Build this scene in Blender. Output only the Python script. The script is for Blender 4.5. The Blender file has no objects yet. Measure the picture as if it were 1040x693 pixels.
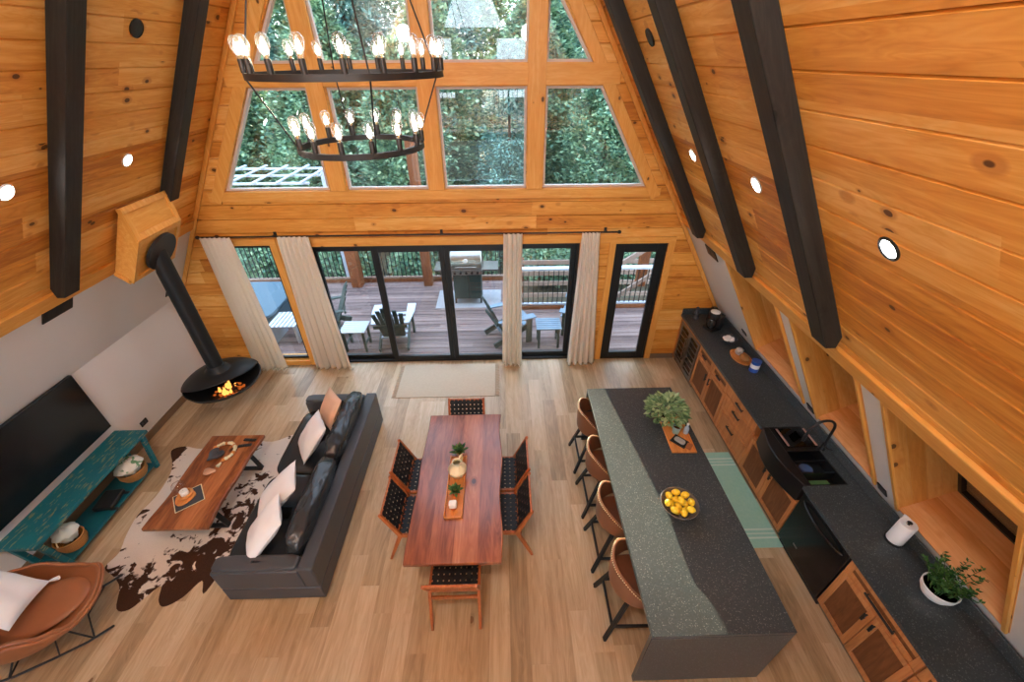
import bpy, bmesh, math, random
from math import sin, cos, pi, radians, sqrt, atan2
from mathutils import Vector, Matrix, noise
S = bpy.context.scene
COL = S.collection
RND = random.Random(7)
# ---------------------------------------------------------------- builder
class MB:
    def __init__(self): self.v = []; self.f = []; self.m = []
    def add(self, vs, fs, mi=0, M=None):
        b = len(self.v)
        self.v += [tuple(M @ Vector(p)) if M else tuple(p) for p in vs]
        self.f += [tuple(b + i for i in f) for f in fs]
        self.m += [mi] * len(fs)
        return self
    def box(self, c, s, mi=0, M=None):
        x, y, z = c; a, b, d = s[0]/2, s[1]/2, s[2]/2
        vs = [(x-a,y-b,z-d),(x+a,y-b,z-d),(x+a,y+b,z-d),(x-a,y+b,z-d),(x-a,y-b,z+d),(x+a,y-b,z+d),(x+a,y+b,z+d),(x-a,y+b,z+d)]
        return self.add(vs, [(3,2,1,0),(4,5,6,7),(0,1,5,4),(1,2,6,5),(2,3,7,6),(3,0,4,7)], mi, M)
    def bb(self, x0, x1, y0, y1, z0, z1, mi=0, M=None):
        return self.box(((x0+x1)/2,(y0+y1)/2,(z0+z1)/2),(x1-x0,y1-y0,z1-z0), mi, M)
    def bar(self, p0, p1, w, h, mi=0, up=(0,0,1), w1=None, h1=None):
        p0, p1 = Vector(p0), Vector(p1); d = (p1-p0).normalized(); u = Vector(up)
        if abs(d.dot(u)) > .98: u = Vector((0,1,0))
        s = d.cross(u).normalized(); u = s.cross(d)
        w1 = w if w1 is None else w1; h1 = h if h1 is None else h1
        vs = [p0-s*w/2-u*h/2,p0+s*w/2-u*h/2,p0+s*w/2+u*h/2,p0-s*w/2+u*h/2,p1-s*w1/2-u*h1/2,p1+s*w1/2-u*h1/2,p1+s*w1/2+u*h1/2,p1-s*w1/2+u*h1/2]
        return self.add(vs, [(0,1,2,3),(7,6,5,4),(4,5,1,0),(5,6,2,1),(6,7,3,2),(7,4,0,3)], mi)
    def tube(self, path, r, n=10, mi=0, closed=False):
        P = [Vector(p) for p in path]; N = len(P); R = r if isinstance(r,(list,tuple)) else [r]*N
        vs, fs = [], []; prev = None
        for i,p in enumerate(P):
            a = P[i-1] if (i>0 or closed) else p; b = P[(i+1)%N] if (i<N-1 or closed) else p
            t = (b-a).normalized()
            if prev is None:
                u = Vector((0,0,1)) if abs(t.z)<.9 else Vector((1,0,0))
            else: u = prev
            s = t.cross(u).normalized(); u = s.cross(t).normalized(); prev = u
            for k in range(n):
                an = 2*pi*k/n; vs.append(p + (s*cos(an)+u*sin(an))*R[i])
        for i in range(N if closed else N-1):
            j = (i+1)%N
            for k in range(n):
                k2=(k+1)%n; fs.append((i*n+k,i*n+k2,j*n+k2,j*n+k))
        if not closed:
            fs.append(tuple(range(n-1,-1,-1))); fs.append(tuple((N-1)*n+k for k in range(n)))
        return self.add(vs, fs, mi)
    def cyl(self, p0, p1, r0, r1=None, n=20, mi=0):
        return self.tube([p0,p1],[r0, r0 if r1 is None else r1], n, mi)
    def lathe(self, prof, c=(0,0,0), n=28, mi=0, M=None, cap=None):
        vs, fs = [], []
        for (r,z) in prof:
            for k in range(n):
                a = 2*pi*k/n; vs.append((c[0]+r*cos(a), c[1]+r*sin(a), c[2]+z))
        for i in range(len(prof)-1):
            for k in range(n):
                k2=(k+1)%n; fs.append((i*n+k,i*n+k2,(i+1)*n+k2,(i+1)*n+k))
        if cap is None: cap=(prof[0][0]<1e-5)!=(prof[-1][0]<1e-5)
        if prof[0][0]>1e-5 and cap: fs.append(tuple(range(n-1,-1,-1)))
        if prof[-1][0]>1e-5 and cap: fs.append(tuple((len(prof)-1)*n+k for k in range(n)))
        return self.add(vs, fs, mi, M)
    def prism(self, poly, z0, z1, mi=0, M=None):
        n=len(poly); vs=[(x,y,z0) for x,y in poly]+[(x,y,z1) for x,y in poly]
        fs=[tuple(range(n-1,-1,-1)),tuple(range(n,2*n))]+[(i,(i+1)%n,n+(i+1)%n,n+i) for i in range(n)]
        return self.add(vs,fs,mi,M)
    def grid(self, fn, nu, nv, mi=0, wu=False, wv=False, M=None):
        vs=[fn(i/nu, j/nv) for i in range(nu if wu else nu+1) for j in range(nv if wv else nv+1)]
        cu=nu if wu else nu+1; cv=nv if wv else nv+1; fs=[]
        for i in range(nu):
            for j in range(nv):
                i2=(i+1)%cu; j2=(j+1)%cv
                fs.append((i*cv+j,i2*cv+j,i2*cv+j2,i*cv+j2))
        return self.add(vs,fs,mi,M)
    def ell(self, c, r, nu=16, nv=10, mi=0, M=None):
        def fn(u,v):
            a=2*pi*u; b=pi*(v-.5); b=max(-pi/2+.02,min(pi/2-.02,b))
            return (c[0]+r[0]*cos(b)*cos(a),c[1]+r[1]*cos(b)*sin(a),c[2]+r[2]*sin(b))
        return self.grid(fn,nu,nv,mi,wu=True,M=M)
    def pillow(self, w, h, t, M=None, mi=0, p=2.6, pinch=.06, seed=0, n=22, wr=.006):
        for sgn in (1,-1):
            def fn(u,v):
                a=2*u-1; b=2*v-1
                k=max(0,(1-abs(a)**p))*max(0,(1-abs(b)**p)); d=t/2*k**.55
                x=a*w/2*(1-pinch*(1-b*b)*abs(a)); y=b*h/2*(1-pinch*(1-a*a)*abs(b))
                nn=noise.noise(Vector((x*7+seed,y*7-seed*2,sgn*3)))*wr*(k**.4)*2
                return (x,y,sgn*(d+nn*sgn))
            b0=len(self.v); nf=len(self.f)
            self.grid(fn,n,n,mi,M=M)
            if sgn<0:
                for i in range(nf,len(self.f)): self.f[i]=self.f[i][::-1]
        return self
    def build(self, name, mats, parent=None, smooth=40, bevel=0, seg=2, loc=None, merge=False, solid=0, sub=0, mw=None):
        me=bpy.data.meshes.new(name); me.from_pydata(self.v,[],self.f)
        mats=mats if isinstance(mats,(list,tuple)) else [mats]
        for m in mats: me.materials.append(m)
        if len(mats)>1: me.polygons.foreach_set('material_index',self.m)
        if merge:
            bm=bmesh.new(); bm.from_mesh(me); bmesh.ops.remove_doubles(bm,verts=bm.verts,dist=1e-5)
            bmesh.ops.recalc_face_normals(bm,faces=bm.faces); bm.to_mesh(me); bm.free()
        if smooth:
            me.polygons.foreach_set('use_smooth',[True]*len(me.polygons)); me.set_sharp_from_angle(angle=radians(smooth))
        me.update()
        o=bpy.data.objects.new(name,me); COL.objects.link(o)
        if parent: o.parent=parent
        if loc: o.location=loc
        if mw is not None: o.matrix_world=mw
        if solid:
            md=o.modifiers.new('s','SOLIDIFY'); md.thickness=solid; md.offset=0
        if bevel:
            md=o.modifiers.new('b','BEVEL'); md.width=bevel; md.segments=seg; md.limit_method='ANGLE'; md.angle_limit=radians(50)
        if sub:
            md=o.modifiers.new('u','SUBSURF'); md.levels=sub; md.render_levels=sub
        return o
def tag(o,label,cat,group=None,kind=None):
    o['label']=label; o['category']=cat
    if group: o['group']=group
    if kind: o['kind']=kind
    return o
def struct(o,label,cat): return tag(o,label,cat,None,'structure')
def thing(name,label,cat,loc=(0,0,0),rz=0,group=None,kind=None):
    o=bpy.data.objects.new(name,None); COL.objects.link(o); o.empty_display_size=.1
    o.location=loc; o.rotation_euler=(0,0,rz)
    return tag(o,label,cat,group,kind)
def dup(root,loc,rz,label,group=None,cat=None):
    kids={}
    for o in COL.objects:
        if o.parent: kids.setdefault(o.parent.name,[]).append(o)
    def cp(o,p):
        c=o.copy(); COL.objects.link(c)
        if p: c.parent=p
        for k in kids.get(o.name,[]): cp(k,c)
        return c
    r=cp(root,None); r.location=loc; r.rotation_euler=(0,0,rz); r['label']=label
    if group: r['group']=group
    return r
def T(loc=(0,0,0),rx=0,ry=0,rz=0):
    return Matrix.Translation(loc)@Matrix.Rotation(rz,4,'Z')@Matrix.Rotation(ry,4,'Y')@Matrix.Rotation(rx,4,'X')
def poly_sheet(loops, depth):
    """flat plate of outline loops[0] with holes loops[1:], lying in XY, z 0..depth -> MB-like mesh data"""
    cu=bpy.data.curves.new('c','CURVE'); cu.dimensions='2D'; cu.fill_mode='BOTH'; cu.extrude=depth/2
    for L in loops:
        sp=cu.splines.new('POLY'); sp.points.add(len(L)-1); sp.use_cyclic_u=True
        for i,p in enumerate(L): sp.points[i].co=(p[0],p[1],0,1)
    ob=bpy.data.objects.new('c',cu); COL.objects.link(ob)
    dg=bpy.context.evaluated_depsgraph_get(); me=bpy.data.meshes.new_from_object(ob.evaluated_get(dg))
    b=MB(); b.v=[(v.co.x,v.co.y,v.co.z+depth/2) for v in me.vertices]; b.f=[tuple(p.vertices) for p in me.polygons]; b.m=[0]*len(b.f)
    bpy.data.objects.remove(ob); bpy.data.curves.remove(cu); bpy.data.meshes.remove(me)
    return b
def groove(o,axis_lo,axis_hi,step,depth,width=.005,off=0,axis=1,zface=None):
    """cut V grooves across a flat plate along local axis every step metres (real geometry)"""
    me=o.data; bm=bmesh.new(); bm.from_mesh(me); bmesh.ops.remove_doubles(bm,verts=bm.verts,dist=1e-5)
    zf=zface if zface is not None else max(v.co.z for v in bm.verts); sg=1 if depth>0 else -1
    no=Vector((0,0,0)); no[axis]=1; t=axis_lo+off; centers=[]
    while t<axis_hi:
        for dd in (-width,0,width):
            co=Vector((0,0,0)); co[axis]=t+dd
            bmesh.ops.bisect_plane(bm,geom=bm.verts[:]+bm.edges[:]+bm.faces[:],plane_co=co,plane_no=no,dist=1e-6)
        centers.append(t); t+=step
    for v in bm.verts:
        if abs(v.co.z-zf)<1e-5:
            k=round((v.co[axis]-axis_lo-off)/step)
            if abs(v.co[axis]-(axis_lo+off+k*step))<1e-4 and 0<=k<len(centers): v.co.z-=depth
    bmesh.ops.recalc_face_normals(bm,faces=bm.faces)
    bm.to_mesh(me); bm.free(); me.polygons.foreach_set('use_smooth',[False]*len(me.polygons)); me.update()
# ---------------------------------------------------------------- materials
class NT:
    def __init__(self,name):
        self.mat=bpy.data.materials.new(name); self.mat.use_nodes=True; self.t=self.mat.node_tree; self.t.nodes.clear()
        self.out=self.n('ShaderNodeOutputMaterial')
    def n(self,ty,**kw):
        o=self.t.nodes.new(ty)
        for k,v in kw.items():
            if k.startswith('i_'): 
                key=k[2:].replace('_',' '); o.inputs[key].default_value=v
            else: setattr(o,k,v)
        return o
    def l(self,a,b): self.t.links.new(a,b)
    def math(self,op,a,b=None,c=None,clamp=False):
        o=self.n('ShaderNodeMath',operation=op,use_clamp=clamp)
        for i,x in enumerate((a,b,c)):
            if x is None: continue
            if isinstance(x,(int,float)): o.inputs[i].default_value=x
            else: self.l(x,o.inputs[i])
        return o.outputs[0]
    def mix(self,fac,a,b,mode='MIX'):
        o=self.n('ShaderNodeMix',data_type='RGBA',blend_type=mode)
        for k,x in ((0,fac),(6,a),(7,b)):
            if isinstance(x,(int,float)): o.inputs[k].default_value=x
            elif isinstance(x,(tuple,list)): o.inputs[k].default_value=(*x[:3],1)
            else: self.l(x,o.inputs[k])
        return o.outputs[2]
    def comb(self,x,y,z):
        o=self.n('ShaderNodeCombineXYZ')
        for i,q in enumerate((x,y,z)):
            if isinstance(q,(int,float)): o.inputs[i].default_value=q
            else: self.l(q,o.inputs[i])
        return o.outputs[0]
    def ramp(self,fac,stops):
        o=self.n('ShaderNodeValToRGB'); cr=o.color_ramp
        while len(cr.elements)<len(stops): cr.elements.new(.5)
        for e,(p,c) in zip(cr.elements,stops): e.position=p; e.color=(*c,1)
        self.l(fac,o.inputs[0]); return o.outputs[0]
    def noise(self,vec,scale,detail=4,rough=.55,dist=0):
        o=self.n('ShaderNodeTexNoise'); o.inputs['Scale'].default_value=scale; o.inputs['Detail'].default_value=detail
        o.inputs['Roughness'].default_value=rough; o.inputs['Distortion'].default_value=dist
        if vec is not None: self.l(vec,o.inputs['Vector'])
        return o.outputs[0]
    def principled(self,color,rough,metal=0,spec=.5,bump=None,bs=.3,bd=.002,**kw):
        p=self.n('ShaderNodeBsdfPrincipled')
        for k,x in (('Base Color',color),('Roughness',rough),('Metallic',metal),('Specular IOR Level',spec)):
            if isinstance(x,(int,float)): p.inputs[k].default_value=x
            elif isinstance(x,(tuple,list)): p.inputs[k].default_value=(*x[:3],1)
            else: self.l(x,p.inputs[k])
        for k,x in kw.items(): p.inputs[k.replace('_',' ')].default_value=x
        if bump is not None:
            b=self.n('ShaderNodeBump'); b.inputs['Strength'].default_value=bs; b.inputs['Distance'].default_value=bd
            self.l(bump,b.inputs['Height']); self.l(b.outputs[0],p.inputs['Normal'])
        self.l(p.outputs[0],self.out.inputs[0]); return p
def lin(c):
    return tuple(((x/255)/12.92 if x/255<=.04045 else ((x/255+.055)/1.055)**2.4) for x in c)
def plain(name,rgb,rough=.5,metal=0,spec=.5,var=.12,scale=8,bump=0,bscale=60,**kw):
    N=NT(name); c=lin(rgb); co=N.n('ShaderNodeTexCoord').outputs['Object']
    f=N.noise(co,scale,5)
    col=N.mix(f,tuple(x*(1-var) for x in c),tuple(min(1,x*(1+var)) for x in c))
    bp=N.noise(co,bscale,4) if bump else None
    N.principled(col,rough,metal,spec,bp,bump or .1,.002,**kw); return N.mat
def wood(name,stops,axis=0,pw=None,pl=None,across=1,rough=.45,knots=.5,var=.25,grain=16,spec=.4,gap=0,wet=0,bump=.15,knotcol=(52,24,8)):
    """procedural timber: grain runs along local axis; pw/pl = board width and length"""
    N=NT(name); co=N.n('ShaderNodeTexCoord').outputs['Object']; sp=N.n('ShaderNodeSeparateXYZ'); N.l(co,sp.inputs[0])
    ax=[sp.outputs[i] for i in range(3)]
    x=ax[axis]; y=ax[across]; z=ax[3-axis-across]
    rnd=None; seam=None
    if pw:
        yy=N.math('DIVIDE',y,pw); row=N.math('FLOOR',yy); fy=N.math('SUBTRACT',yy,row)
        wn=N.n('ShaderNodeTexWhiteNoise',noise_dimensions='1D'); N.l(row,wn.inputs['W'])
        cell=row; seam=N.math('MULTIPLY',N.math('MINIMUM',fy,N.math('SUBTRACT',1,fy)),pw)
        if pl:
            xx=N.math('ADD',N.math('DIVIDE',x,pl),N.math('MULTIPLY',wn.outputs[0],7.31)); cl=N.math('FLOOR',xx); fx=N.math('SUBTRACT',xx,cl)
            sx=N.math('MULTIPLY',N.math('MINIMUM',fx,N.math('SUBTRACT',1,fx)),pl); seam=N.math('MINIMUM',seam,sx)
            w2=N.n('ShaderNodeTexWhiteNoise',noise_dimensions='2D'); N.l(N.comb(row,cl,0),w2.inputs['Vector']); rnd=w2.outputs[0]
        else: rnd=wn.outputs[0]
        off=N.math('MULTIPLY',rnd,37.7)
        x2=N.math('ADD',x,off); y2=N.math('ADD',y,N.math('MULTIPLY',rnd,11.3))
    else: x2,y2=x,y
    gv=N.comb(N.math('MULTIPLY',x2,1.0),N.math('MULTIPLY',y2,grain),N.math('MULTIPLY',z,grain))
    g=N.noise(gv,1.6,6,.6,.6)
    ring=N.noise(N.comb(N.math('MULTIPLY',x2,.7),N.math('MULTIPLY',y2,5),N.math('MULTIPLY',z,5)),1.3,3,.5,1.2)
    rr=N.math('MULTIPLY',ring,9); rr=N.math('SUBTRACT',rr,N.math('FLOOR',rr)); rr=N.math('ABSOLUTE',N.math('SUBTRACT',rr,.5))
    f=N.math('ADD',N.math('MULTIPLY',g,.7),N.math('MULTIPLY',rr,.22)); f=N.math('ADD',f,.095)
    if rnd is not None: f=N.math('ADD',f,N.math('MULTIPLY',N.math('SUBTRACT',rnd,.5),var*2))
    n=len(stops)
    col=N.ramp(f,[(.22+.56*i/(n-1),lin(c)) for i,c in enumerate(stops)])
    if knots:
        vo=N.n('ShaderNodeTexVoronoi'); vo.inputs['Scale'].default_value=1; vo.inputs['Randomness'].default_value=1
        wob=N.noise(gv,2.2,2); 
        N.l(N.comb(N.math('ADD',N.math('MULTIPLY',x2,4.2),N.math('MULTIPLY',wob,.06)),N.math('MULTIPLY',y2,6.5),N.math('MULTIPLY',z,6.5)),vo.inputs['Vector'])
        sc=N.n('ShaderNodeSeparateColor'); N.l(vo.outputs['Color'],sc.inputs[0])
        rad=N.math('MULTIPLY',N.math('MAXIMUM',N.math('SUBTRACT',sc.outputs[0],1-knots),0),.18/knots)
        k=N.math('DIVIDE',N.math('SUBTRACT',rad,vo.outputs['Distance']),.02,clamp=True)
        halo=N.math('DIVIDE',N.math('SUBTRACT',N.math('MULTIPLY',rad,2.0),vo.outputs['Distance']),.09,clamp=True)
        col=N.mix(N.math('MULTIPLY',halo,.55),col,lin(stops[0])); col=N.mix(N.math('MULTIPLY',k,.85),col,lin(knotcol))
    b=g
    if gap and seam is not None:
        s=N.math('DIVIDE',N.math('SUBTRACT',gap,seam),gap*.6,clamp=True)
        b=N.math('SUBTRACT',N.math('MULTIPLY',g,.25),s)
    N.principled(col,rough,0,spec,b,bump if not gap else .6,.002 if not gap else .003,Coat_Weight=wet,Coat_Roughness=.15)
    return N.mat
def emit(name,rgb,s):
    N=NT(name); e=N.n('ShaderNodeEmission'); e.inputs[0].default_value=(*rgb,1); e.inputs[1].default_value=s
    N.l(e.outputs[0],N.out.inputs[0]); return N.mat
def glass(name,tint=(1,1,1),refl=1.0,rough=0.0,ior=1.5):
    N=NT(name); tr=N.n('ShaderNodeBsdfTransparent'); tr.inputs[0].default_value=(*tint,1)
    gl=N.n('ShaderNodeBsdfGlossy'); gl.inputs['Roughness'].default_value=rough
    ge=N.n('ShaderNodeNewGeometry'); dp=N.n('ShaderNodeVectorMath',operation='DOT_PRODUCT'); N.l(ge.outputs['Incoming'],dp.inputs[0]); N.l(ge.outputs['Normal'],dp.inputs[1])
    om=N.math('SUBTRACT',1,N.math('ABSOLUTE',dp.outputs['Value']),clamp=True); f0=((ior-1)/(ior+1))**2
    frv=N.math('ADD',f0,N.math('MULTIPLY',N.math('POWER',om,5),1-f0))
    mx=N.n('ShaderNodeMixShader'); N.l(N.math('MULTIPLY',frv,refl,clamp=True),mx.inputs[0]); N.l(tr.outputs[0],mx.inputs[1]); N.l(gl.outputs[0],mx.inputs[2])
    N.l(mx.outputs[0],N.out.inputs[0]); return N.mat
def leafmat(name,cols,scale=3,rough=.5,trans=.25):
    N=NT(name); co=N.n('ShaderNodeTexCoord').outputs['Object']
    f=N.noise(co,scale,4,.7); gi=N.n('ShaderNodeNewGeometry').outputs['Random Per Island']
    f=N.math('ADD',N.math('MULTIPLY',f,.6),N.math('MULTIPLY',gi,.45))
    n=len(cols); col=N.ramp(f,[(.25+.55*i/(n-1),lin(c)) for i,c in enumerate(cols)])
    p=N.principled(col,rough,0,.3)
    tl=N.n('ShaderNodeBsdfTranslucent'); N.l(col,tl.inputs[0]); mx=N.n('ShaderNodeMixShader'); mx.inputs[0].default_value=trans
    N.l(p.outputs[0],mx.inputs[1]); N.l(tl.outputs[0],mx.inputs[2]); N.l(mx.outputs[0],N.out.inputs[0]); return N.mat
PINE=[(178,107,40),(209,141,58),(224,162,78),(236,186,110)]
m_pine_u=wood('pine_cladding',PINE,0,.2,3.6,1,.42,.7,.2,10,.35)
m_pine_gx=wood('pine_gable',PINE,0,.2,2.6,1,.45,.7,.2,10,.3)
m_pine_x=wood('pine_trim_x',PINE[1:],0,None,None,1,.45,.3)
m_pine_y=wood('pine_trim_y',PINE[1:],1,None,None,0,.45,.3)
m_pine_z=wood('pine_trim_z',PINE[1:],2,None,None,0,.45,.3)
m_niche_z=wood('pine_jamb',PINE[1:]+[(236,178,110)],2,.14,None,0,.45,.35,.15,14,.3,gap=.003)
m_niche_y=wood('pine_sill',[(190,120,60),(220,152,92),(235,178,122)],1,.16,None,0,.45,.3,.15,14,.3,gap=.003)
m_beam=wood('dark_stained_beam',[(26,24,22),(40,38,35),(56,54,50)],1,None,None,0,.55,.25,.1,20,.3,knotcol=(12,10,10))
m_floor=wood('oak_floor',[(150,116,82),(178,144,110),(196,164,130),(208,180,148)],1,.19,1.5,0,.38,.16,.26,12,.4,gap=.0018,knotcol=(120,85,55))
m_wall=plain('white_plaster',(218,218,218),.8,var=.03,scale=3,bump=.05)
m_base=plain('taupe_skirting',(120,100,80),.6)
m_black=plain('black_metal',(24,25,27),.45,.0,.5,.1)
m_blackm=plain('matt_black_steel',(30,32,34),.5,.3,.5,.1)
m_frame=plain('black_window_frame',(22,24,26),.4,0,.5,.08)
m_vinyl=plain('pale_window_bead',(205,190,180),.5,0,.4,.05)
m_glass=glass('window_glass',(.92,.97,.97),1.7)
m_glassk=glass('clear_glass',(.97,.97,.98),1.2)
# ---------------------------------------------------------------- camera
W_,H_=1040,693
F_=418.23; PIT,YAW,ROL=radians(34.599),radians(1.2206),radians(-.358)
Fv=Vector((sin(YAW)*cos(PIT),cos(YAW)*cos(PIT),-sin(PIT))); R0=Vector((cos(YAW),-sin(YAW),0)); U0=R0.cross(Fv)
Rv=cos(ROL)*R0+sin(ROL)*U0; Uv=-sin(ROL)*R0+cos(ROL)*U0
cd=bpy.data.cameras.new('camera'); cam=bpy.data.objects.new('camera',cd); COL.objects.link(cam)
cd.sensor_fit='HORIZONTAL'; cd.sensor_width=36; cd.lens=F_/W_*36; cd.clip_start=.05; cd.clip_end=300
Mc=Matrix.Identity(4)
for i in range(3): Mc[i][0]=Rv[i]; Mc[i][1]=Uv[i]; Mc[i][2]=-Fv[i]
Mc[0][3],Mc[1][3],Mc[2][3]=0,0,4.45
cam.matrix_world=Mc; S.camera=cam
# ---------------------------------------------------------------- room shell
YB=5.85; YR=-6.0; CX=-.89; ZR=8.23; K=.613; Q=sqrt(1+K*K)
def sx(side,z,d=0): return (CX+K*(ZR-z)-d/Q) if side>0 else (CX-K*(ZR-z)+d/Q)
def sp_(side,y,z,d=0): return Vector((sx(side,z)-side*d/Q, y, z-K*d/Q))
def slopeM(side,d=0):
    """local X = world y, local Y = up the slope, local Z = outward(right) / inward(left)"""
    ex=Vector((0,1,0)); ey=Vector((-side*K,0,1))/Q; ez=ex.cross(ey); o=sp_(side,0,0,d)
    M=Matrix.Identity(4)
    for i in range(3): M[i][0]=ex[i]; M[i][1]=ey[i]; M[i][2]=ez[i]; M[i][3]=o[i]
    return M
m_floor=wood('oak_floor',[(150,128,98),(177,153,120),(194,171,138),(208,189,158)],1,.19,1.5,0,.36,.05,.2,12,.4,gap=.0018,knotcol=(120,85,55))
b=MB(); b.bb(-5.3,4.6,YR,YB+.02,-.12,0)
struct(b.build('floor',m_floor,smooth=0),'pale oak plank floor running towards the glass doors','floor')
# wood clad slopes
for side in (1,-1):
    z0,z1=2.58,8.23; L0,L1=z0*Q,z1*Q; y0,y1=YR,YB
    b=MB(); zf=0
    if side>0: b.bb(y0,y1,L0,L1,0,.06); o=b.build('ceiling',m_pine_u,smooth=0)
    else: b.bb(y0,y1,L0,L1,-.06,0); o=b.build('ceiling',m_pine_u,smooth=0)
    groove(o,L0,L1,.2,-.02 if side>0 else .02,.008,.12,1,zface=0)
    o.matrix_world=slopeM(side)
    struct(o,('right' if side>0 else 'left')+' sloping ceiling clad in knotty orange pine boards','ceiling')
NICHES=[(3.44,4.5),(2.34,3.19),(1.13,2.07)]; NZ0,NZ1=1.15,2.44
m_niche_z=wood('pine_jamb',[(196,126,52),(214,150,74),(228,172,102)],1,.115,None,2,.45,.8,.18,14,.3,gap=.008)
m_niche_y=wood('pine_sill',[(204,140,78),(220,160,104),(236,184,134)],0,.15,None,2,.45,.6,.18,14,.3,gap=.008)
m_pine_z2=wood('pine_edge',PINE[1:],1,None,None,0,.45,.3)
# plaster slopes below the cladding
b=MB(); b.bb(YR,YB,1.30*Q,2.60*Q,-.05,-.004)
o=b.build('wall_left_slope',m_wall,smooth=0); o.matrix_world=slopeM(-1); struct(o,'grey-white sloped plaster band above the television wall','wall')
loops=[[(YR,.86*Q),(YB,.86*Q),(YB,2.60*Q),(YR,2.60*Q)]]+[[(a,NZ0*Q),(c,NZ0*Q),(c,NZ1*Q),(a,NZ1*Q)] for a,c in NICHES]
pb=poly_sheet(loops,.05); pb.v=[(x,y,z+.004) for x,y,z in pb.v]
o=pb.build('wall_right_slope',m_wall,smooth=0); o.matrix_world=slopeM(1); struct(o,'white sloped plaster strips between the kitchen window recesses','wall')
b=MB(); b.bb(-5.17,-5.07,YR,YB,0,1.48); struct(b.build('wall_left',m_wall,smooth=0),'low white wall behind the television','wall')
b=MB(); b.bb(3.66,3.76,YR,YB,0,.99); struct(b.build('wall_right',m_wall,smooth=0),'low white wall behind the kitchen units','wall')
b=MB(); b.bb(-5.07,-5.055,YR,YB-.02,0,.11); struct(b.build('baseboard_left',m_base,bevel=.003),'taupe baseboard under the white television wall','baseboard')
b=MB(); b.bb(2.56,3.0,YB-.022,YB-.002,0,.09); struct(b.build('baseboard_back',m_base,bevel=.003),'taupe baseboard right of the narrow glass door','baseboard')
# gable wall
OPEN={}
def sl(z,side,c=1.99,zc=2.96): 
    x=c-K*(z-zc); return x if side>0 else 2*CX-x
up=[]
zl0,zl1,zu0=2.96,4.16,4.40
P={}
P['1']=[(sl(zl0,-1),zl0),(-2.35,zl0),(-2.33,zl1),(sl(zl1,-1),zl1)]
P['2']=[(-2.1,zl0),(-1.0,zl0),(-1.0,zl1),(-2.1,zl1)]
P['3']=[(-.78,zl0),(.33,zl0),(.33,zl1),(-.78,zl1)]
P['4']=[(.56,zl0),(sl(zl0,1),zl0),(sl(zl1,1),zl1),(.56,zl1)]
P['5']=[(sl(zu0,-1),zu0),(-2.33,zu0),(-2.33,5.24)]
P['6']=[(-2.1,zu0),(-1.0,zu0),(-1.0,7.2),(sl(5.6,-1),5.6)]
P['7']=[(-.78,zu0),(.33,zu0),(sl(5.6,1),5.6),(-.78,7.2)]
P['8']=[(.55,zu0),(sl(zu0,1),zu0),(.55,5.24)]
SLX0,SLX1,SLT=-2.93,1.15,2.165
holes=[P[k] for k in P]+[[(SLX0,-.02),(SLX1,-.02),(SLX1,SLT),(SLX0,SLT)],[(-4.26,.1),(-3.42,.1),(-3.42,2.19),(-4.26,2.19)],[(1.69,-.02),(2.475,-.02),(2.475,2.15),(1.69,2.15)]]
pb=poly_sheet([[(-6.2,-.12),(4.42,-.12),(CX,8.55)]]+holes,.18)
o=pb.build('wall_back',m_pine_gx,smooth=0); groove(o,-.12,8.5,.2,.018,.007,.1,1)
MG=Matrix(((1,0,0,0),(0,0,-1,YB+.18),(0,1,0,0),(0,0,0,1))); o.matrix_world=MG
struct(o,'knotty pine gable wall holding the tall windows and glass doors','wall')
def inset(poly,d):
    n=len(poly); out=[]
    A=sum(poly[i][0]*poly[(i+1)%n][1]-poly[(i+1)%n][0]*poly[i][1] for i in range(n)); sg=1 if A>0 else -1
    for i in range(n):
        p0,p1,p2=Vector(poly[i-1]),Vector(poly[i]),Vector(poly[(i+1)%n])
        e1=(p1-p0).normalized(); e2=(p2-p1).normalized(); n1=Vector((-e1.y,e1.x))*sg; n2=Vector((-e2.y,e2.x))*sg
        bis=(n1+n2); k=d/max(.15,(1+n1.dot(n2)))
        q=p1+bis*k; out.append((q.x,q.y))
    return out
names={'1':'lower left slanted','2':'lower centre left square','3':'lower centre right square','4':'lower right slanted','5':'small upper left triangular','6':'tall upper centre left','7':'tall upper centre right','8':'small upper right triangular'}
for k,poly in P.items():
    t=thing('window_'+k,f'{names[k]} pane of the gable window wall in pine framing','window',(0,0,0),kind='structure')
    fr=poly_sheet([inset(poly,.001),inset(poly,.03)],.06); o=fr.build('window_frame',m_vinyl,smooth=0); o.parent=t; o.matrix_world=Matrix(((1,0,0,0),(0,0,-1,YB+.10),(0,1,0,0),(0,0,0,1)))
    g=MB(); q=inset(poly,.02); g.prism(q,0,.008); o=g.build('pane',m_glass,smooth=0); o.parent=t; o.matrix_world=Matrix(((1,0,0,0),(0,0,-1,YB+.08),(0,1,0,0),(0,0,0,1)))
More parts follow.
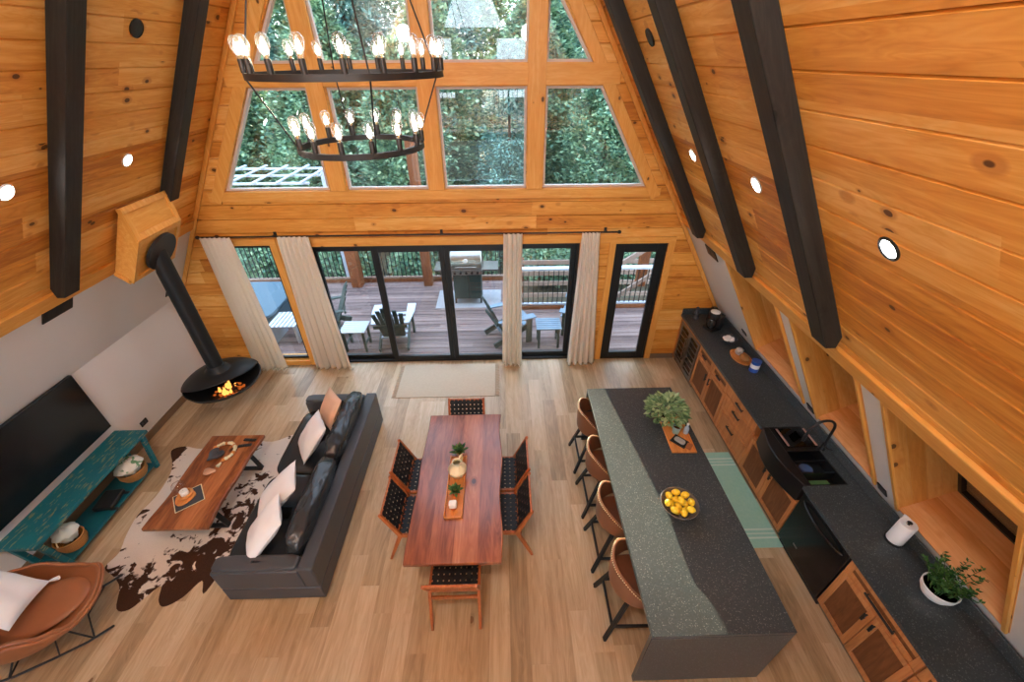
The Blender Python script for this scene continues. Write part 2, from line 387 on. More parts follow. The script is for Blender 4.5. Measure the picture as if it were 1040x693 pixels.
# pine boards framing the windows
ti=[0]
def trim(label,p0,p1,w,h,mat,up=(0,-1,0),bev=.004):
    ti[0]+=1; b=MB(); b.bar(p0,p1,w,h,0,up); o=b.build(f'trim_{ti[0]}',mat,bevel=bev,seg=1); return struct(o,label,'trim')
yt=YB-.014
trim('wide pine sill board under the gable windows',(-4.0,yt,2.895),(2.2,yt,2.895),.125,.024,m_pine_x)
trim('pine transom beam between the lower and upper gable windows',(-3.25,yt,4.28),(1.45,yt,4.28),.22,.03,m_pine_x)
for i,(xm,zt,lb) in enumerate(((-2.215,5.1,'left pine mullion of the gable windows'),(-.89,7.3,'centre pine mullion of the gable windows'),(.445,5.3,'right pine mullion of the gable windows'))):
    trim(lb,(xm,yt-.002,2.96),(xm,yt-.002,zt),.215,.036,m_pine_z)
for side in (1,-1):
    x0=sl(2.83,side)+side*.075; x1=sl(6.9,side)+side*.075
    trim(('right' if side>0 else 'left')+' slanted pine board edging the gable windows',(x0,yt-.001,2.83),(x1,yt-.001,6.9),.14,.026,m_pine_z)
    x0=sx(side,1.0 if side>0 else 1.5); zz=1.03 if side>0 else 1.5
    a=sp_(side,YB-.02,zz,.03); c=sp_(side,YB-.02,7.9,.03)
    trim(('right' if side>0 else 'left')+' corner batten where gable wall meets sloping roof',a,c,.055,.035,m_pine_z)
trim('pine header board over the sliding doors',(-3.3,yt,2.235),(1.69,yt,2.235),.13,.022,m_pine_x)
trim('pine header board over the left glass pane',(-4.36,yt,2.25),(-3.31,yt,2.25),.1,.022,m_pine_x)
trim('pine post board left of the sliding doors',(-3.2,yt-.003,.0),(-3.2,yt-.003,2.18),.2,.03,m_pine_z)
trim('pine post board between left glass pane and sliding doors',(-3.36,yt-.001,.0),(-3.36,yt-.001,2.2),.1,.026,m_pine_z)
trim('pine sill under the left glass pane',(-4.3,yt,.045),(-3.42,yt,.045),.09,.03,m_pine_x)
trim('pine board beside the narrow glass door, curtain side',(1.64,yt,0),(1.64,yt,2.2),.095,.024,m_pine_z)
trim('pine board beside the narrow glass door, kitchen side',(2.53,yt,0),(2.53,yt,2.2),.095,.024,m_pine_z)
trim('pine head board over the narrow glass door',(1.6,yt-.001,2.2),(2.58,yt-.001,2.2),.095,.024,m_pine_x)
# bottom board of clad slopes
for side in (1,-1):
    M=slopeM(side); b=MB(); s=-1 if side>0 else 1
    b.bb(YR,YB-.03,2.475*Q,2.62*Q,min(0,s*.035),max(0,s*.035)); ti[0]+=1
    o=b.build(f'trim_{ti[0]}',m_pine_x,bevel=.006,seg=1); o.matrix_world=M
    struct(o,('right' if side>0 else 'left')+' pine nosing board along foot of the clad ceiling','trim')
# beams
def beam(side,y0,w,label,depth=.125,ztail=2.74):
    """rafter: profile in slope plane, plumb/level cut tail"""
    A=sp_(side,0,ztail); zt=8.2
    Bt=sp_(side,0,ztail,depth)
    pts=[(A.x,A.z),(A.x-side*.005,A.z-.10),(sx(side,A.z-.10)-side*depth*Q,A.z-.10)]
    top=sp_(side,0,zt,depth); top0=sp_(side,0,zt)
    pts+=[(top.x,top.z),(top0.x,top0.z)]
    b=MB(); n=len(pts); vs=[(x,y0,z) for x,z in pts]+[(x,y0+w,z) for x,z in pts]
    b.add(vs,[tuple(range(n)),tuple(range(2*n-1,n-1,-1))]+[(i,n+i,n+(i+1)%n,(i+1)%n) for i in range(n)])
    # rotate into slope frame so the grain follows the beam
    M=slopeM(side); Mi=M.inverted(); b.v=[tuple(Mi@Vector(p)) for p in b.v]
    o=b.build('beam',m_beam,bevel=.006,seg=1,merge=True); o.matrix_world=M
    return struct(o,label,'beam')
beam(1,2.43,.17,'near right dark stained rafter beam above the kitchen sink',ztail=2.75)
beam(1,3.68,.16,'middle right dark stained rafter beam on the sloping ceiling',ztail=2.72)
beam(1,4.93,.16,'far right dark stained rafter beam close to gable wall',ztail=2.66)
beam(-1,3.60,.17,'near left dark stained rafter beam above the air vent',ztail=2.66)
beam(-1,5.03,.16,'far left dark stained rafter beam ending at the flue box',ztail=3.16)
beam(-1,2.25,.17,'left dark stained rafter beam above the television')
# kitchen roof window recesses : wells square to the slope
DW=.45; MR=slopeM(1)
m_blind=plain('taupe_blind',(92,84,76),.8)
for i,(a,c) in enumerate(NICHES):
    nm=['far','middle','near'][i]
    t=thing(f'window_{9+i}',f'{nm} pine lined roof window recess above the kitchen worktop','window',kind='structure')
    v0,v1=NZ0*Q,NZ1*Q
    def part(name,mat,fn,**kw):
        b=MB(); fn(b); o=b.build(name,mat,t,**kw); o.matrix_world=MR; return o
    part('sill',m_niche_y,lambda b:b.bb(a,c,v0-.02,v0+.002,.0,DW),smooth=0)
    part('head_lining',m_niche_y,lambda b:b.bb(a,c,v1-.002,v1+.02,.0,DW),smooth=0)
    for yy,s in ((a,-1),(c,1)):
        part('jamb',m_niche_z,lambda b:b.bb(min(yy-s*.003,yy+s*.02),max(yy-s*.003,yy+s*.02),v0+.002,v1-.002,.0,DW),smooth=0)
        part('edge_board',m_pine_z2,lambda b:b.bb(yy-.016,yy+.016,v0-.02,v1+.03,-.022,-.0005),bevel=.003,seg=1)
    f=.035
    def fr_(b): b.bb(a,c,v0,v0+f,DW,DW+.05); b.bb(a,c,v1-f,v1,DW,DW+.05); b.bb(a,a+f,v0+f,v1-f,DW,DW+.05); b.bb(c-f,c,v0+f,v1-f,DW,DW+.05)
    part('window_frame',m_frame,fr_,smooth=0)
    part('pane',m_glass,lambda b:b.bb(a+f,c-f,v0+f,v1-f,DW+.02,DW+.028),smooth=0)
    part('blind',m_blind,lambda b:b.bb(a+f,c-f,v0+f,v1-f,DW+.04,DW+.045),smooth=0)
# glazed doors
def door_leaf(name,x0,x1,z0,z1,y,parent,fw=.075,th=.05):
    b=MB(); b.bb(x0,x0+fw,y,y+th,z0,z1); b.bb(x1-fw,x1,y,y+th,z0,z1); b.bb(x0+fw,x1-fw,y,y+th,z1-fw,z1); b.bb(x0+fw,x1-fw,y,y+th,z0,z0+fw)
    o=b.build(name,m_frame,parent,smooth=0,bevel=.003,seg=1)
    g=MB(); g.bb(x0+fw,x1-fw,y+th/2-.004,y+th/2+.004,z0+fw,z1-fw); g.build('pane',m_glass,o,smooth=0); return o
t=thing('door_1','wide black framed sliding glass doors opening onto the deck','door',kind='structure')
b=MB(); y0,y1=YB+.02,YB+.15
b.bb(SLX0,SLX1,y0,y1,SLT-.04,SLT); b.bb(SLX0,SLX1,y0,y1,-.015,.035); b.bb(SLX0,SLX0+.04,y0,y1,.035,SLT-.04); b.bb(SLX1-.04,SLX1,y0,y1,.035,SLT-.04)
b.build('door_frame',m_frame,t,smooth=0)
xs=[SLX0+.04,-1.92,-.89,.13,SLX1-.04]
for i in range(4):
    yy=YB+.03 if i in (1,2) else YB+.09
    xa=xs[i]-(.035 if i in (1,) else 0); xb=xs[i+1]+(.035 if i==2 else 0)
    o=door_leaf('door_panel',xa+.002,xb-.002,.036,SLT-.041,yy,t)
    if i in (1,2):
        h=MB(); xx=-.89+(-.04 if i==1 else .04); h.bar((xx,yy-.03,.92),(xx,yy-.03,1.12),.018,.02,0,(0,1,0)); h.bb(xx-.008,xx+.008,yy-.03,yy+.004,.93,.95); h.bb(xx-.008,xx+.008,yy-.03,yy+.004,1.09,1.11); h.build('handle',m_black,o,bevel=.003)
t=thing('window_12','left floor length glass pane in pine post framing','window',kind='structure')
door_leaf('window_frame',-4.255,-3.425,.105,2.185,YB+.04,t,.04)
t=thing('door_2','narrow black framed glass door beside the kitchen units','door',kind='structure')
o=door_leaf('door_panel',1.72,2.445,.02,2.12,YB+.005,t,.115)
b=MB(); b.bb(1.692,1.718,YB-.005,YB+.1,0,2.148); b.bb(2.447,2.473,YB-.005,YB+.1,0,2.148); b.bb(1.718,2.447,YB-.005,YB+.1,2.122,2.148); b.bb(1.718,2.447,YB-.004,YB+.1,-.01,.018); b.build('door_frame',m_frame,t,smooth=0)
b=MB(); b.box((2.4,YB-.006,1.05),(.03,.012,.14)); b.bar((2.4,YB-.03,1.08),(2.31,YB-.03,1.08),.016,.014); b.cyl((2.4,YB-.03,1.08),(2.4,YB,1.08),.009); b.build('handle',m_black,o,bevel=.002)
# loft, rear of the house (behind the viewpoint)
b=MB(); b.bb(-4.3,2.6,YR,-.35,2.6,2.8); struct(b.build('floor',m_floor,smooth=0),'loft floor behind the viewpoint','floor')
hl=[[(-.89+s*1.35-.55,3.2),(-.89+s*1.35+.55,3.2),(-.89+s*1.35+.55,5.0),(-.89+s*1.35-.55,5.0)] for s in (-1,1)]
hl+=[[(-3.6,.25),(1.6,.25),(1.6,2.25),(-3.6,2.25)],[(-1.9,5.3),(.12,5.3),(-.5,6.7),(-1.28,6.7)]]
pb=poly_sheet([[(-6.2,-.12),(4.42,-.12),(CX,8.55)]]+hl,.15); o=pb.build('wall_front',m_wall,smooth=0); o.matrix_world=Matrix(((1,0,0,0),(0,0,-1,YR),(0,1,0,0),(0,0,0,1)))
struct(o,'white end wall with windows behind the loft','wall')
t=thing('loft_railing','black metal railing along the loft edge','railing',(0,-.42,2.8))
b=MB(); b.bb(-4.0,2.3,-.025,.025,.96,1.0); b.bb(-4.0,2.3,-.015,.015,.08,.11)
for xx in (-4.0,-1.9,.2,2.27): b.bb(xx,xx+.04,-.02,.02,0,.96)
b.build('rail',m_black,t,smooth=0)
bal=None
for i in range(52):
    xx=-3.88+i*.12
    if bal is None: q=MB(); q.bb(-.008,.008,-.008,.008,.11,.96); bal=q.build('baluster',m_black,t,smooth=0); bal.location=(xx,0,0)
    else: c=bal.copy(); COL.objects.link(c); c.location=(xx,0,0)
# ---------------------------------------------------------------- furniture materials
m_redwood=wood('reddish_slab_wood',[(112,58,34),(150,86,54),(174,108,70),(200,142,100)],1,.22,None,0,.3,.2,.22,9,.5,wet=.25)
m_coffee=wood('orange_slab_wood',[(104,54,26),(150,88,46),(178,112,66),(204,146,96)],1,.2,None,0,.33,.25,.2,9,.5,wet=.2)
m_chairwood=wood('chair_timber',[(120,58,24),(168,92,46),(192,118,64)],2,None,None,0,.4,0)
m_web=plain('black_woven_strap',(26,27,30),.55,0,.4,.15)
m_sofa=plain('charcoal_sofa_leather',(64,67,72),.42,0,.5,.08,bump=.15,bscale=220)
m_sofac=plain('glossy_black_leather',(42,46,50),.27,0,.55,.1,bump=.1,bscale=160)
m_white=plain('white_cotton',(234,235,237),.85,0,.2,.03,bump=.15,bscale=300)
m_peach=plain('peach_cotton',(226,190,164),.85,0,.2,.04,bump=.15,bscale=300)
m_stool=plain('brown_leather',(122,80,56),.42,0,.45,.2,5,bump=.15,bscale=90)
m_tan=plain('tan_leather',(150,95,60),.45,0,.45,.16,6,bump=.15,bscale=90)
m_tand=plain('tan_leather_inside',(112,68,46),.45,0,.45,.18,6,bump=.15,bscale=90)
m_cream=plain('cream_ceramic',(226,216,178),.3,0,.5,.06)
m_wax=plain('white_wax',(240,236,228),.5,0,.4,.03)
m_stone=plain('grey_slate',(66,68,74),.55,0,.4,.15)
m_terra=plain('terracotta',(186,96,44),.6,0,.3,.12)
m_soil=plain('dark_soil',(44,32,24),.9,0,.2,.3,40)
m_board=wood('light_board',[(168,96,44),(206,136,72),(226,164,100)],1,None,None,0,.4,.1)
m_leaf=leafmat('plant_leaf',[(34,62,36),(74,112,62),(120,154,98)],12)
m_leafp=leafmat('pale_leaf',[(84,122,84),(136,172,122),(188,208,164)],12)
m_curt=plain('cream_linen',(222,210,190),.85,0,.2,.04,bump=.1,bscale=400)
def curtmat():
    N=NT('linen_curtain'); co=N.n('ShaderNodeTexCoord').outputs['Object']; f=N.noise(co,60,3)
    col=N.mix(f,lin((232,222,206)),lin((246,240,228)))
    p=N.principled(col,.85,0,.2); tl=N.n('ShaderNodeBsdfTranslucent'); N.l(col,tl.inputs[0]); mx=N.n('ShaderNodeMixShader'); mx.inputs[0].default_value=.25
    N.l(p.outputs[0],mx.inputs[1]); N.l(tl.outputs[0],mx.inputs[2]); N.l(mx.outputs[0],N.out.inputs[0]); return N.mat
m_curt=curtmat()
def superbox(b,x0,x1,y0,y1,z0,z1,p=4,mi=0,n=14,seed=0,wr=.004,M=None):
    cx,cy,cz=(x0+x1)/2,(y0+y1)/2,(z0+z1)/2; a,bb,c=(x1-x0)/2,(y1-y0)/2,(z1-z0)/2
    def sg(v,e): return math.copysign(abs(v)**e,v)
    def fn(u,v):
        t=2*pi*u; f=pi*(v-.5); f=max(-pi/2+.001,min(pi/2-.001,f)); e=2/p
        x=sg(cos(f),e)*sg(cos(t),e); y=sg(cos(f),e)*sg(sin(t),e); z=sg(sin(f),e)
        w=noise.noise(Vector((x*2.3*a*6+seed,y*bb*7,z*3+seed)))*wr+noise.noise(Vector((x*a*20+seed,y*bb*22,z*4)))*wr*.5
        return (cx+x*(a+w),cy+y*(bb+w),cz+z*(c+w))
    b.grid(fn,n*4,n*2,mi,wu=True,M=M); return b
# ---------------------------------------------------------------- sofa
t=thing('sofa','long charcoal leather sofa with its back to the dining table','sofa',(-2.295,3.19,0))
L,Wd=1.22,.475
b=MB(); b.bb(-Wd,Wd,-L,L,.03,.24); b.build('base',m_sofa,t,bevel=.012)
b=MB(); b.bb(Wd-.14,Wd,-L+.001,L-.001,.241,.57); b.build('back',m_sofa,t,bevel=.015)
for s,nm in ((-1,'near'),(1,'far')):
    b=MB(); ya=s*L; yb=s*(L-.15); b.bb(-Wd,Wd-.142,min(ya,yb),max(ya,yb),.241,.535); o=b.build('arm',m_sofa,t,bevel=.015)
    b=MB(); superbox(b,-Wd+.005,Wd-.155,min(ya-s*.012,yb-s*.008),max(ya-s*.012,yb-s*.008),.515,.575,6,0,8,s); b.build('arm_pad',m_sofa,o)
for s in (-1,1):
    b=MB(); y0,y1=(-L+.155,-.003) if s<0 else (.003,L-.155)
    superbox(b,-Wd-.02,Wd-.17,y0,y1,.235,.42,7,0,12,s*3,.004); b.build('seat_cushion',m_sofac,t)
for s in (-1,1):
    b=MB(); y0,y1=(-L+.16,.0) if s<0 else (.01,L-.1)
    M=T(((Wd-.235),(y0+y1)/2,.59),0,radians(14),0)
    superbox(b,-.115,.115,(y0-y1)/2,(y1-y0)/2,-.2,.2,3.4,0,18,s*9,.017,M); b.build('back_cushion',m_sofac,t)
def cushion(label,w,h,th,loc,rx,ry,rz,mat,seed,spin=0,group='cushions on the charcoal sofa'):
    b=MB(); b.pillow(w,h,th,T((0,0,0),0,0,radians(spin)),0,2.6,.07,seed); o=b.build('cushion',mat,None,smooth=60)
    o.location=loc; o.rotation_euler=(rx,ry,rz); return tag(o,label,'cushion',group)
cushion('white cushion leaning at the far end of the sofa, in front of the peach one',.5,.5,.16,(-2.38,3.54,.655),radians(46),0,radians(-68),m_white,1,14)
cushion('peach cushion tucked in the far corner of the sofa',.44,.44,.14,(-2.3,3.99,.68),radians(56),0,radians(-55),m_peach,2,8)
cushion('white cushion near the sofa arm, the rear one of the near pair',.44,.58,.16,(-2.45,2.75,.645),radians(38),0,radians(-72),m_white,3,6)
cushion('white cushion standing against the near arm of the sofa',.42,.56,.16,(-2.385,2.33,.67),radians(44),0,radians(-66),m_white,4,4)
# ---------------------------------------------------------------- cow hide
hide=[(-4.62,3.93),(-4.48,4.0),(-4.23,3.95),(-3.95,4.04),(-3.67,4.12),(-3.3,4.05),(-3.0,4.2),(-2.78,4.16),(-2.7,3.9),(-2.62,3.4),(-2.6,2.9),(-2.62,2.5),(-2.68,2.28),(-2.86,2.3),(-2.98,2.2),(-3.04,2.2),(-3.09,2.05),(-3.18,2.18),(-3.28,2.02),(-3.41,1.94),(-3.5,2.0),(-3.57,2.14),(-3.66,2.02),(-3.74,1.92),(-3.86,1.93),(-3.98,2.13),(-4.12,2.24),(-4.29,2.34),(-4.26,2.5),(-4.33,2.7),(-4.38,2.95),(-4.34,3.2),(-4.37,3.5),(-4.46,3.7)]
def smoothpoly(p,k=4):
    n=len(p); out=[]
    for i in range(n):
        P0,P1,P2,P3=[Vector(p[(i+j-1)%n]) for j in range(4)]
        for s in range(k):
            u=s/k; q=.5*((2*P1)+(-P0+P2)*u+(2*P0-5*P1+4*P2-P3)*u*u+(-P0+3*P1-3*P2+P3)*u**3); out.append((q.x,q.y))
    return out
def hidemat():
    N=NT('cow_hide'); co=N.n('ShaderNodeTexCoord').outputs['Object']; sp=N.n('ShaderNodeSeparateXYZ'); N.l(co,sp.inputs[0])
    big=N.noise(co,2.6,4,.6,.3); sm=N.noise(co,8.5,3,.55,.6); fur=N.noise(co,120,3)
    near=N.math('DIVIDE',N.math('SUBTRACT',2.6,sp.outputs[1]),.75,clamp=True)         # dark hind end
    midr=N.math('MULTIPLY',N.math('DIVIDE',N.math('ADD',sp.outputs[0],3.75),.5,clamp=True),N.math('DIVIDE',N.math('SUBTRACT',3.75,sp.outputs[1]),.3,clamp=True))
    a=N.math('ADD',N.math('MULTIPLY',big,.55),N.math('MULTIPLY',sm,.6))
    a=N.math('ADD',a,N.math('ADD',N.math('MULTIPLY',near,.26),N.math('MULTIPLY',midr,.09)))
    ear=N.math('DIVIDE',N.math('SUBTRACT',-4.42,sp.outputs[0]),.08,clamp=True)
    a=N.math('ADD',a,N.math('MULTIPLY',ear,.3))
    f=N.math('DIVIDE',N.math('SUBTRACT',a,.665),.035,clamp=True)
    dk=N.mix(fur,lin((34,20,14)),lin((82,52,34))); lt=N.mix(fur,lin((206,196,184)),lin((232,224,214)))
    N.principled(N.mix(f,lt,dk),.85,0,.2,fur,.4,.004); return N.mat
pb=poly_sheet([smoothpoly(hide)],.006); o=pb.build('cowhide_rug',hidemat(),smooth=30,loc=(0,0,.002)); tag(o,'brown and white cowhide rug under the coffee table','rug')
# ---------------------------------------------------------------- coffee table
def slab(pts_l,pts_r,z0,z1,name,mat,parent):
    b=MB(); b.prism(pts_l+pts_r[::-1],z0,z1); return b.build(name,mat,parent,bevel=.008,seg=2,smooth=50)
def edge(x,y0,y1,amp,seed,n=22):
    return [(x+amp*noise.noise(Vector((seed,(y0+(y1-y0)*i/n)*2.2,0)))*2,y0+(y1-y0)*i/n) for i in range(n+1)]
t=thing('coffee_table','low live edge wooden coffee table on black metal legs','table',(-3.49,3.155,0))
slab(edge(-.33,-.645,.645,.02,3)[::-1],edge(.33,-.645,.645,.022,8)[::-1],.375,.42,'tabletop',m_coffee,t)
for yy in (-.38,.42):
    b=MB(); w=.05
    A=[(-.2,yy,.35),(-.29,yy,.035),(.29,yy,.035),(.2,yy,.35)]
    for i in range(4): b.bar(A[i],A[(i+1)%4],.05,.02,0,(0,1,0)) if False else b.bar(A[i],A[(i+1)%4],.02,.055,0,(0,1,0))
    b.bb(-.22,.22,yy-.03,yy+.03,.352,.374); b.build('leg',m_black,t,bevel=.002,seg=1)
ZC=.422
# heart dish
def heart(n=40,s=1.0): return [(s*.092*sin(a)**3, s*.0062*(13*cos(a)-5*cos(2*a)-2*cos(3*a)-cos(4*a))) for a in [2*pi*i/n for i in range(n)]]
b=MB(); hp=heart(40,1.08)
n=len(hp)
rings=[(.55,0),(.85,.015),(1,.04),(.97,.045),(.82,.028),(.5,.018)]
vs=[(x*k,y*k,z) for k,z in rings for x,y in hp]; fs=[]
for r in range(len(rings)-1):
    for i in range(n): fs.append((r*n+i,r*n+(i+1)%n,(r+1)*n+(i+1)%n,(r+1)*n+i))
fs+=[tuple(range(n-1,-1,-1)),tuple((len(rings)-1)*n+i for i in range(n))]
b.add(vs,fs); o=b.build('heart_dish',m_stone,smooth=60); o.location=(-3.575,3.46,ZC); o.rotation_euler=(0,0,radians(-25)); tag(o,'dark grey heart shaped dish on the coffee table','dish')
# bead garland
t=thing('bead_garland','garland of cream wooden beads with tassel around heart dish','garland',(-3.52,3.5,ZC))
N_=17
for i in range(N_):
    a=radians(150-i*(205/(N_-1))); r=.14
    b=MB(); q=.021 if i%3 else .024; b.ell((r*cos(a)*1.0+.0,r*sin(a)*1.05,q+.001),(q,q,q*.95),14,8); b.build('bead',m_cream if i%4 else m_board,t)
b=MB(); a=radians(-62); b.tube([(.14*cos(a)+.01,.15*sin(a)-.03,.024),(.14*cos(a)+.0,.15*sin(a)-.09,.024)],[.009,.022],10); b.build('tassel',m_cream,t)
for i,(x,y,rz,lb) in enumerate(((-3.285,3.705,-5,'black remote control nearest the far edge of coffee table'),(-3.305,3.615,8,'black remote control beside the bead garland'))):
    t=thing('remote_control',lb,'remote',(x,y,ZC),radians(rz),'remote controls on the coffee table')
    b=MB(); b.bb(-.078,.078,-.02,.02,0,.016); b.build('body',m_black,t,bevel=.005)
    b=MB()
    for k in range(4):
        for j in range(2): b.cyl((-.05+k*.028,-.009+j*.018,.016),(-.05+k*.028,-.009+j*.018,.019),.005,n=8)
    b.build('buttons',m_stone,t)
m_agate=plain('banded_agate',(196,150,120),.3,0,.5,.35,24)
b=MB(); b.grid(lambda u,v:((.055+.008*sin(3*2*pi*u+1))*max(.02,cos(pi*(v-.5)))*cos(2*pi*u)*1.25,(.055+.008*sin(3*2*pi*u+1))*max(.02,cos(pi*(v-.5)))*sin(2*pi*u)*.85,.02+.02*sin(pi*(v-.5))),24,8,wu=True)
o=b.build('agate_stone',m_agate,smooth=60,loc=(-3.52,3.215,ZC)); tag(o,'small banded agate stone on the coffee table','stone')
t=thing('slate_tray','square dark slate tray with pale beaded rim','tray',(-3.545,2.865,ZC),radians(38))
b=MB(); b.bb(-.135,.135,-.125,.125,0,.008); b.build('plate',m_stone,t,bevel=.002,seg=1)
b=MB()
for i in range(26):
    u=-.132+i*.0106
    for s in (-1,1): b.ell((u,s*.125,.008),(.005,.005,.005),8,5); b.ell((s*.135,u*.93,.008),(.005,.005,.005),8,5)
b.build('rim_beads',m_cream,t)
b=MB(); pts=smoothpoly([(-.1,-.02),(-.05,-.1),(.02,-.11),(.07,-.05),(.09,.03),(.03,.08),(-.05,.07),(-.09,.03)],4); b.prism(pts,0,.014)
o=b.build('wood_slice',m_board,bevel=.003,loc=(-3.575,2.875,ZC+.012)); tag(o,'pale wood slice coaster lying on the slate tray','coaster')
t=thing('candle','white pillar candle in a rope ring holder on the wood slice','candle',(-3.585,2.895,ZC+.028))
b=MB(); b.tube([(.062*cos(2*pi*i/24),.062*sin(2*pi*i/24),.016) for i in range(24)],.016,10,closed=True); b.build('holder',m_board,t)
b=MB(); b.lathe([(.038,0),(.04,.004),(.04,.07),(.036,.075),(0,.072)]); b.build('wax',m_wax,t)
b=MB(); b.tube([(0,0,.072),(.001,0,.085)],.0015,6); b.build('wick',m_black,t)
b=MB(); b.lathe([(0,0),(.055,.0),(.066,.015),(.07,.05),(.056,.085),(.03,.098)],n=32,cap=False)
o=b.build('glass_bowl',m_glassk,smooth=60); o.location=(-3.72,2.99,ZC+.001); tag(o,'small clear glass bowl standing behind the candle','bowl')
# ---------------------------------------------------------------- television and console
t=thing('television','large black flat television on the low white wall','television',(-5.0,3.065,1.05))
b=MB(); b.bb(-.03,.012,-.735,.735,-.415,.415); b.build('housing',m_black,t,bevel=.004)
m_screen=plain('dark_screen',(14,17,20),.22,0,.5,.05)
b=MB(); b.bb(.0125,.015,-.727,.727,-.407,.407); b.build('screen',m_screen,t,smooth=0)
b=MB(); b.bb(-.067,-.031,-.2,.2,-.15,.15); b.build('wall_mount',m_black,t,smooth=0)
def tealmat():
    N=NT('distressed_teal_paint'); co=N.n('ShaderNodeTexCoord').outputs['Object']; mp=N.n('ShaderNodeMapping'); mp.inputs['Scale'].default_value=(22,5,22); N.l(co,mp.inputs[0])
    f=N.noise(mp.outputs[0],1.6,5,.62); g=N.noise(co,5,3); f=N.math('DIVIDE',N.math('SUBTRACT',f,.56),.05,clamp=True)
    base=N.mix(g,lin((10,84,98)),lin((22,116,124))); N.principled(N.mix(N.math('MULTIPLY',f,.75),base,lin((150,142,96))),.5,0,.4,f,.2,.001); return N.mat
m_teal=tealmat(); m_tealp=plain('teal_paint',(14,92,104),.5,0,.4,.15,9)
t=thing('console_table','distressed teal console table under the television','console',(-4.785,3.02,0))
b=MB(); b.bb(-.2,.205,-.775,.77,.525,.565); b.build('tabletop',m_teal,t,bevel=.004)
b=MB(); b.bb(-.17,.175,-.63,.63,.07,.1); b.build('shelf',m_tealp,t,bevel=.003)
for s in (-1,1):
    b=MB()
    for xx in (-.15,.15): b.bar((xx,s*.715,.524),(xx,s*.645,.0),.05,.045,0,(1,0,0))
    b.bar((-.15,s*.71,.5),(.15,s*.71,.5),.04,.045); b.build('leg_frame',m_teal,t,bevel=.003,seg=1)
b=MB(); b.bb(-.17,-.15,-.7,.7,.44,.522); b.build('back_rail',m_tealp,t,bevel=.002,seg=1)
def wicker(name,rgb):
    N=NT(name); co=N.n('ShaderNodeTexCoord').outputs['Object']; w=N.n('ShaderNodeTexWave'); w.bands_direction='Z'; w.inputs['Scale'].default_value=22; w.inputs['Distortion'].default_value=3; N.l(co,w.inputs[0])
    c=lin(rgb); N.principled(N.mix(w.outputs[1],tuple(x*.5 for x in c),tuple(min(1,x*1.25) for x in c)),.7,0,.3,w.outputs[1],.6,.004); return N.mat
m_wick=wicker('wicker',(176,128,74))
def cactusmat():
    N=NT('cactus_print_cloth'); co=N.n('ShaderNodeTexCoord').outputs['Object']; mp=N.n('ShaderNodeMapping'); mp.inputs['Scale'].default_value=(9,7,8); N.l(co,mp.inputs[0])
    v=N.noise(mp.outputs[0],1.5,2,.5,.5); f=N.math('DIVIDE',N.math('SUBTRACT',v,.55),.03,clamp=True)
    N.principled(N.mix(f,lin((226,222,210)),lin((108,150,112))),.85,0,.2); return N.mat
def basket(label,loc,rz,r,h,cloth,clabel,cname,bl=.9,tilt=0):
    t=thing('wicker_basket',label,'basket',loc,rz)
    b=MB(); b.lathe([(0,.004),(r*.82,.0),(r,h*.5),(r*.96,h),(r*.92,h),(r*.94,h*.5),(r*.78,.015),(0,.012)],n=30); b.build('body',m_wick,t)
    b=MB(); b.tube([(r*.96*cos(2*pi*i/28),r*.96*sin(2*pi*i/28),h) for i in range(28)],.008,8,closed=True); b.build('rim',m_wick,t)
    q=MB()
    def fn(u,v):
        a=2*pi*u; f=pi*(v-.5); n=(1+.16*noise.noise(Vector((cos(a)*2.4+loc[0],sin(a)*2.4,v*4))))*(1 if f>0.3 else .66)
        return (r*bl*1.0*cos(f)*cos(a)*n,r*bl*1.1*cos(f)*sin(a)*n,h*.95+.13*sin(f)*n+.03)
    q.grid(fn,36,18,wu=True); o=q.build(cname,cloth,smooth=70); o.location=loc; o.rotation_euler=(0,0,rz)
    return t,o
m_fluff=plain('pale_fleece',(206,218,216),.9,0,.2,.06,bump=.6,bscale=70)
t1,o1=basket('round wicker basket under the far end of the teal console',(-4.72,3.46,.102),0,.15,.12,cactusmat(),'', 'throw_blanket',1.05)
tag(o1,'cream throw with green leaf print bundled in the far basket','blanket')
t2,o2=basket('brown wicker basket under the near end of the teal console',(-4.72,2.56,.102),0,.13,.13,m_fluff,'','throw_blanket',.88)
o2.location=(-4.715,2.57,.112); tag(o2,'pale fluffy throw stuffed in the near basket','blanket')
b=MB(); b.tube([(.0,-.12+.0,.13)]+[(0,-.12*cos(pi*i/12),.13+.12*sin(pi*i/12)) for i in range(1,12)]+[(0,.12,.13)],.006,8); o=b.build('handle',m_cream,t2)
t=thing('black_game_box','flat black box with stub feet on the console shelf','box',(-4.73,3.07,.102),radians(8))
b=MB(); b.bb(-.1,.1,-.13,.13,.012,.07); b.build('body',m_black,t,bevel=.01)
for s in (-1,1):
    b=MB(); b.bb(.06,.14,s*.11-.015,s*.11+.015,0,.02); b.build('foot',m_black,t,bevel=.004)
t=thing('wall_outlet','small black wall outlet on the low white wall by the console','outlet',(-5.068,4.22,.27))
b=MB(); b.bb(0,.008,-.06,.06,-.04,.04); b.build('plate',m_black,t,bevel=.002,seg=1); b=MB(); b.bb(.008,.011,-.04,-.012,-.018,.018); b.bb(.008,.011,.012,.04,-.018,.018); b.build('sockets',m_stone,t,smooth=0)
# ---------------------------------------------------------------- tan armchair
t=thing('armchair','tan leather rocking bucket armchair on black wire legs','armchair',(-4.25,1.76,0),radians(-60))
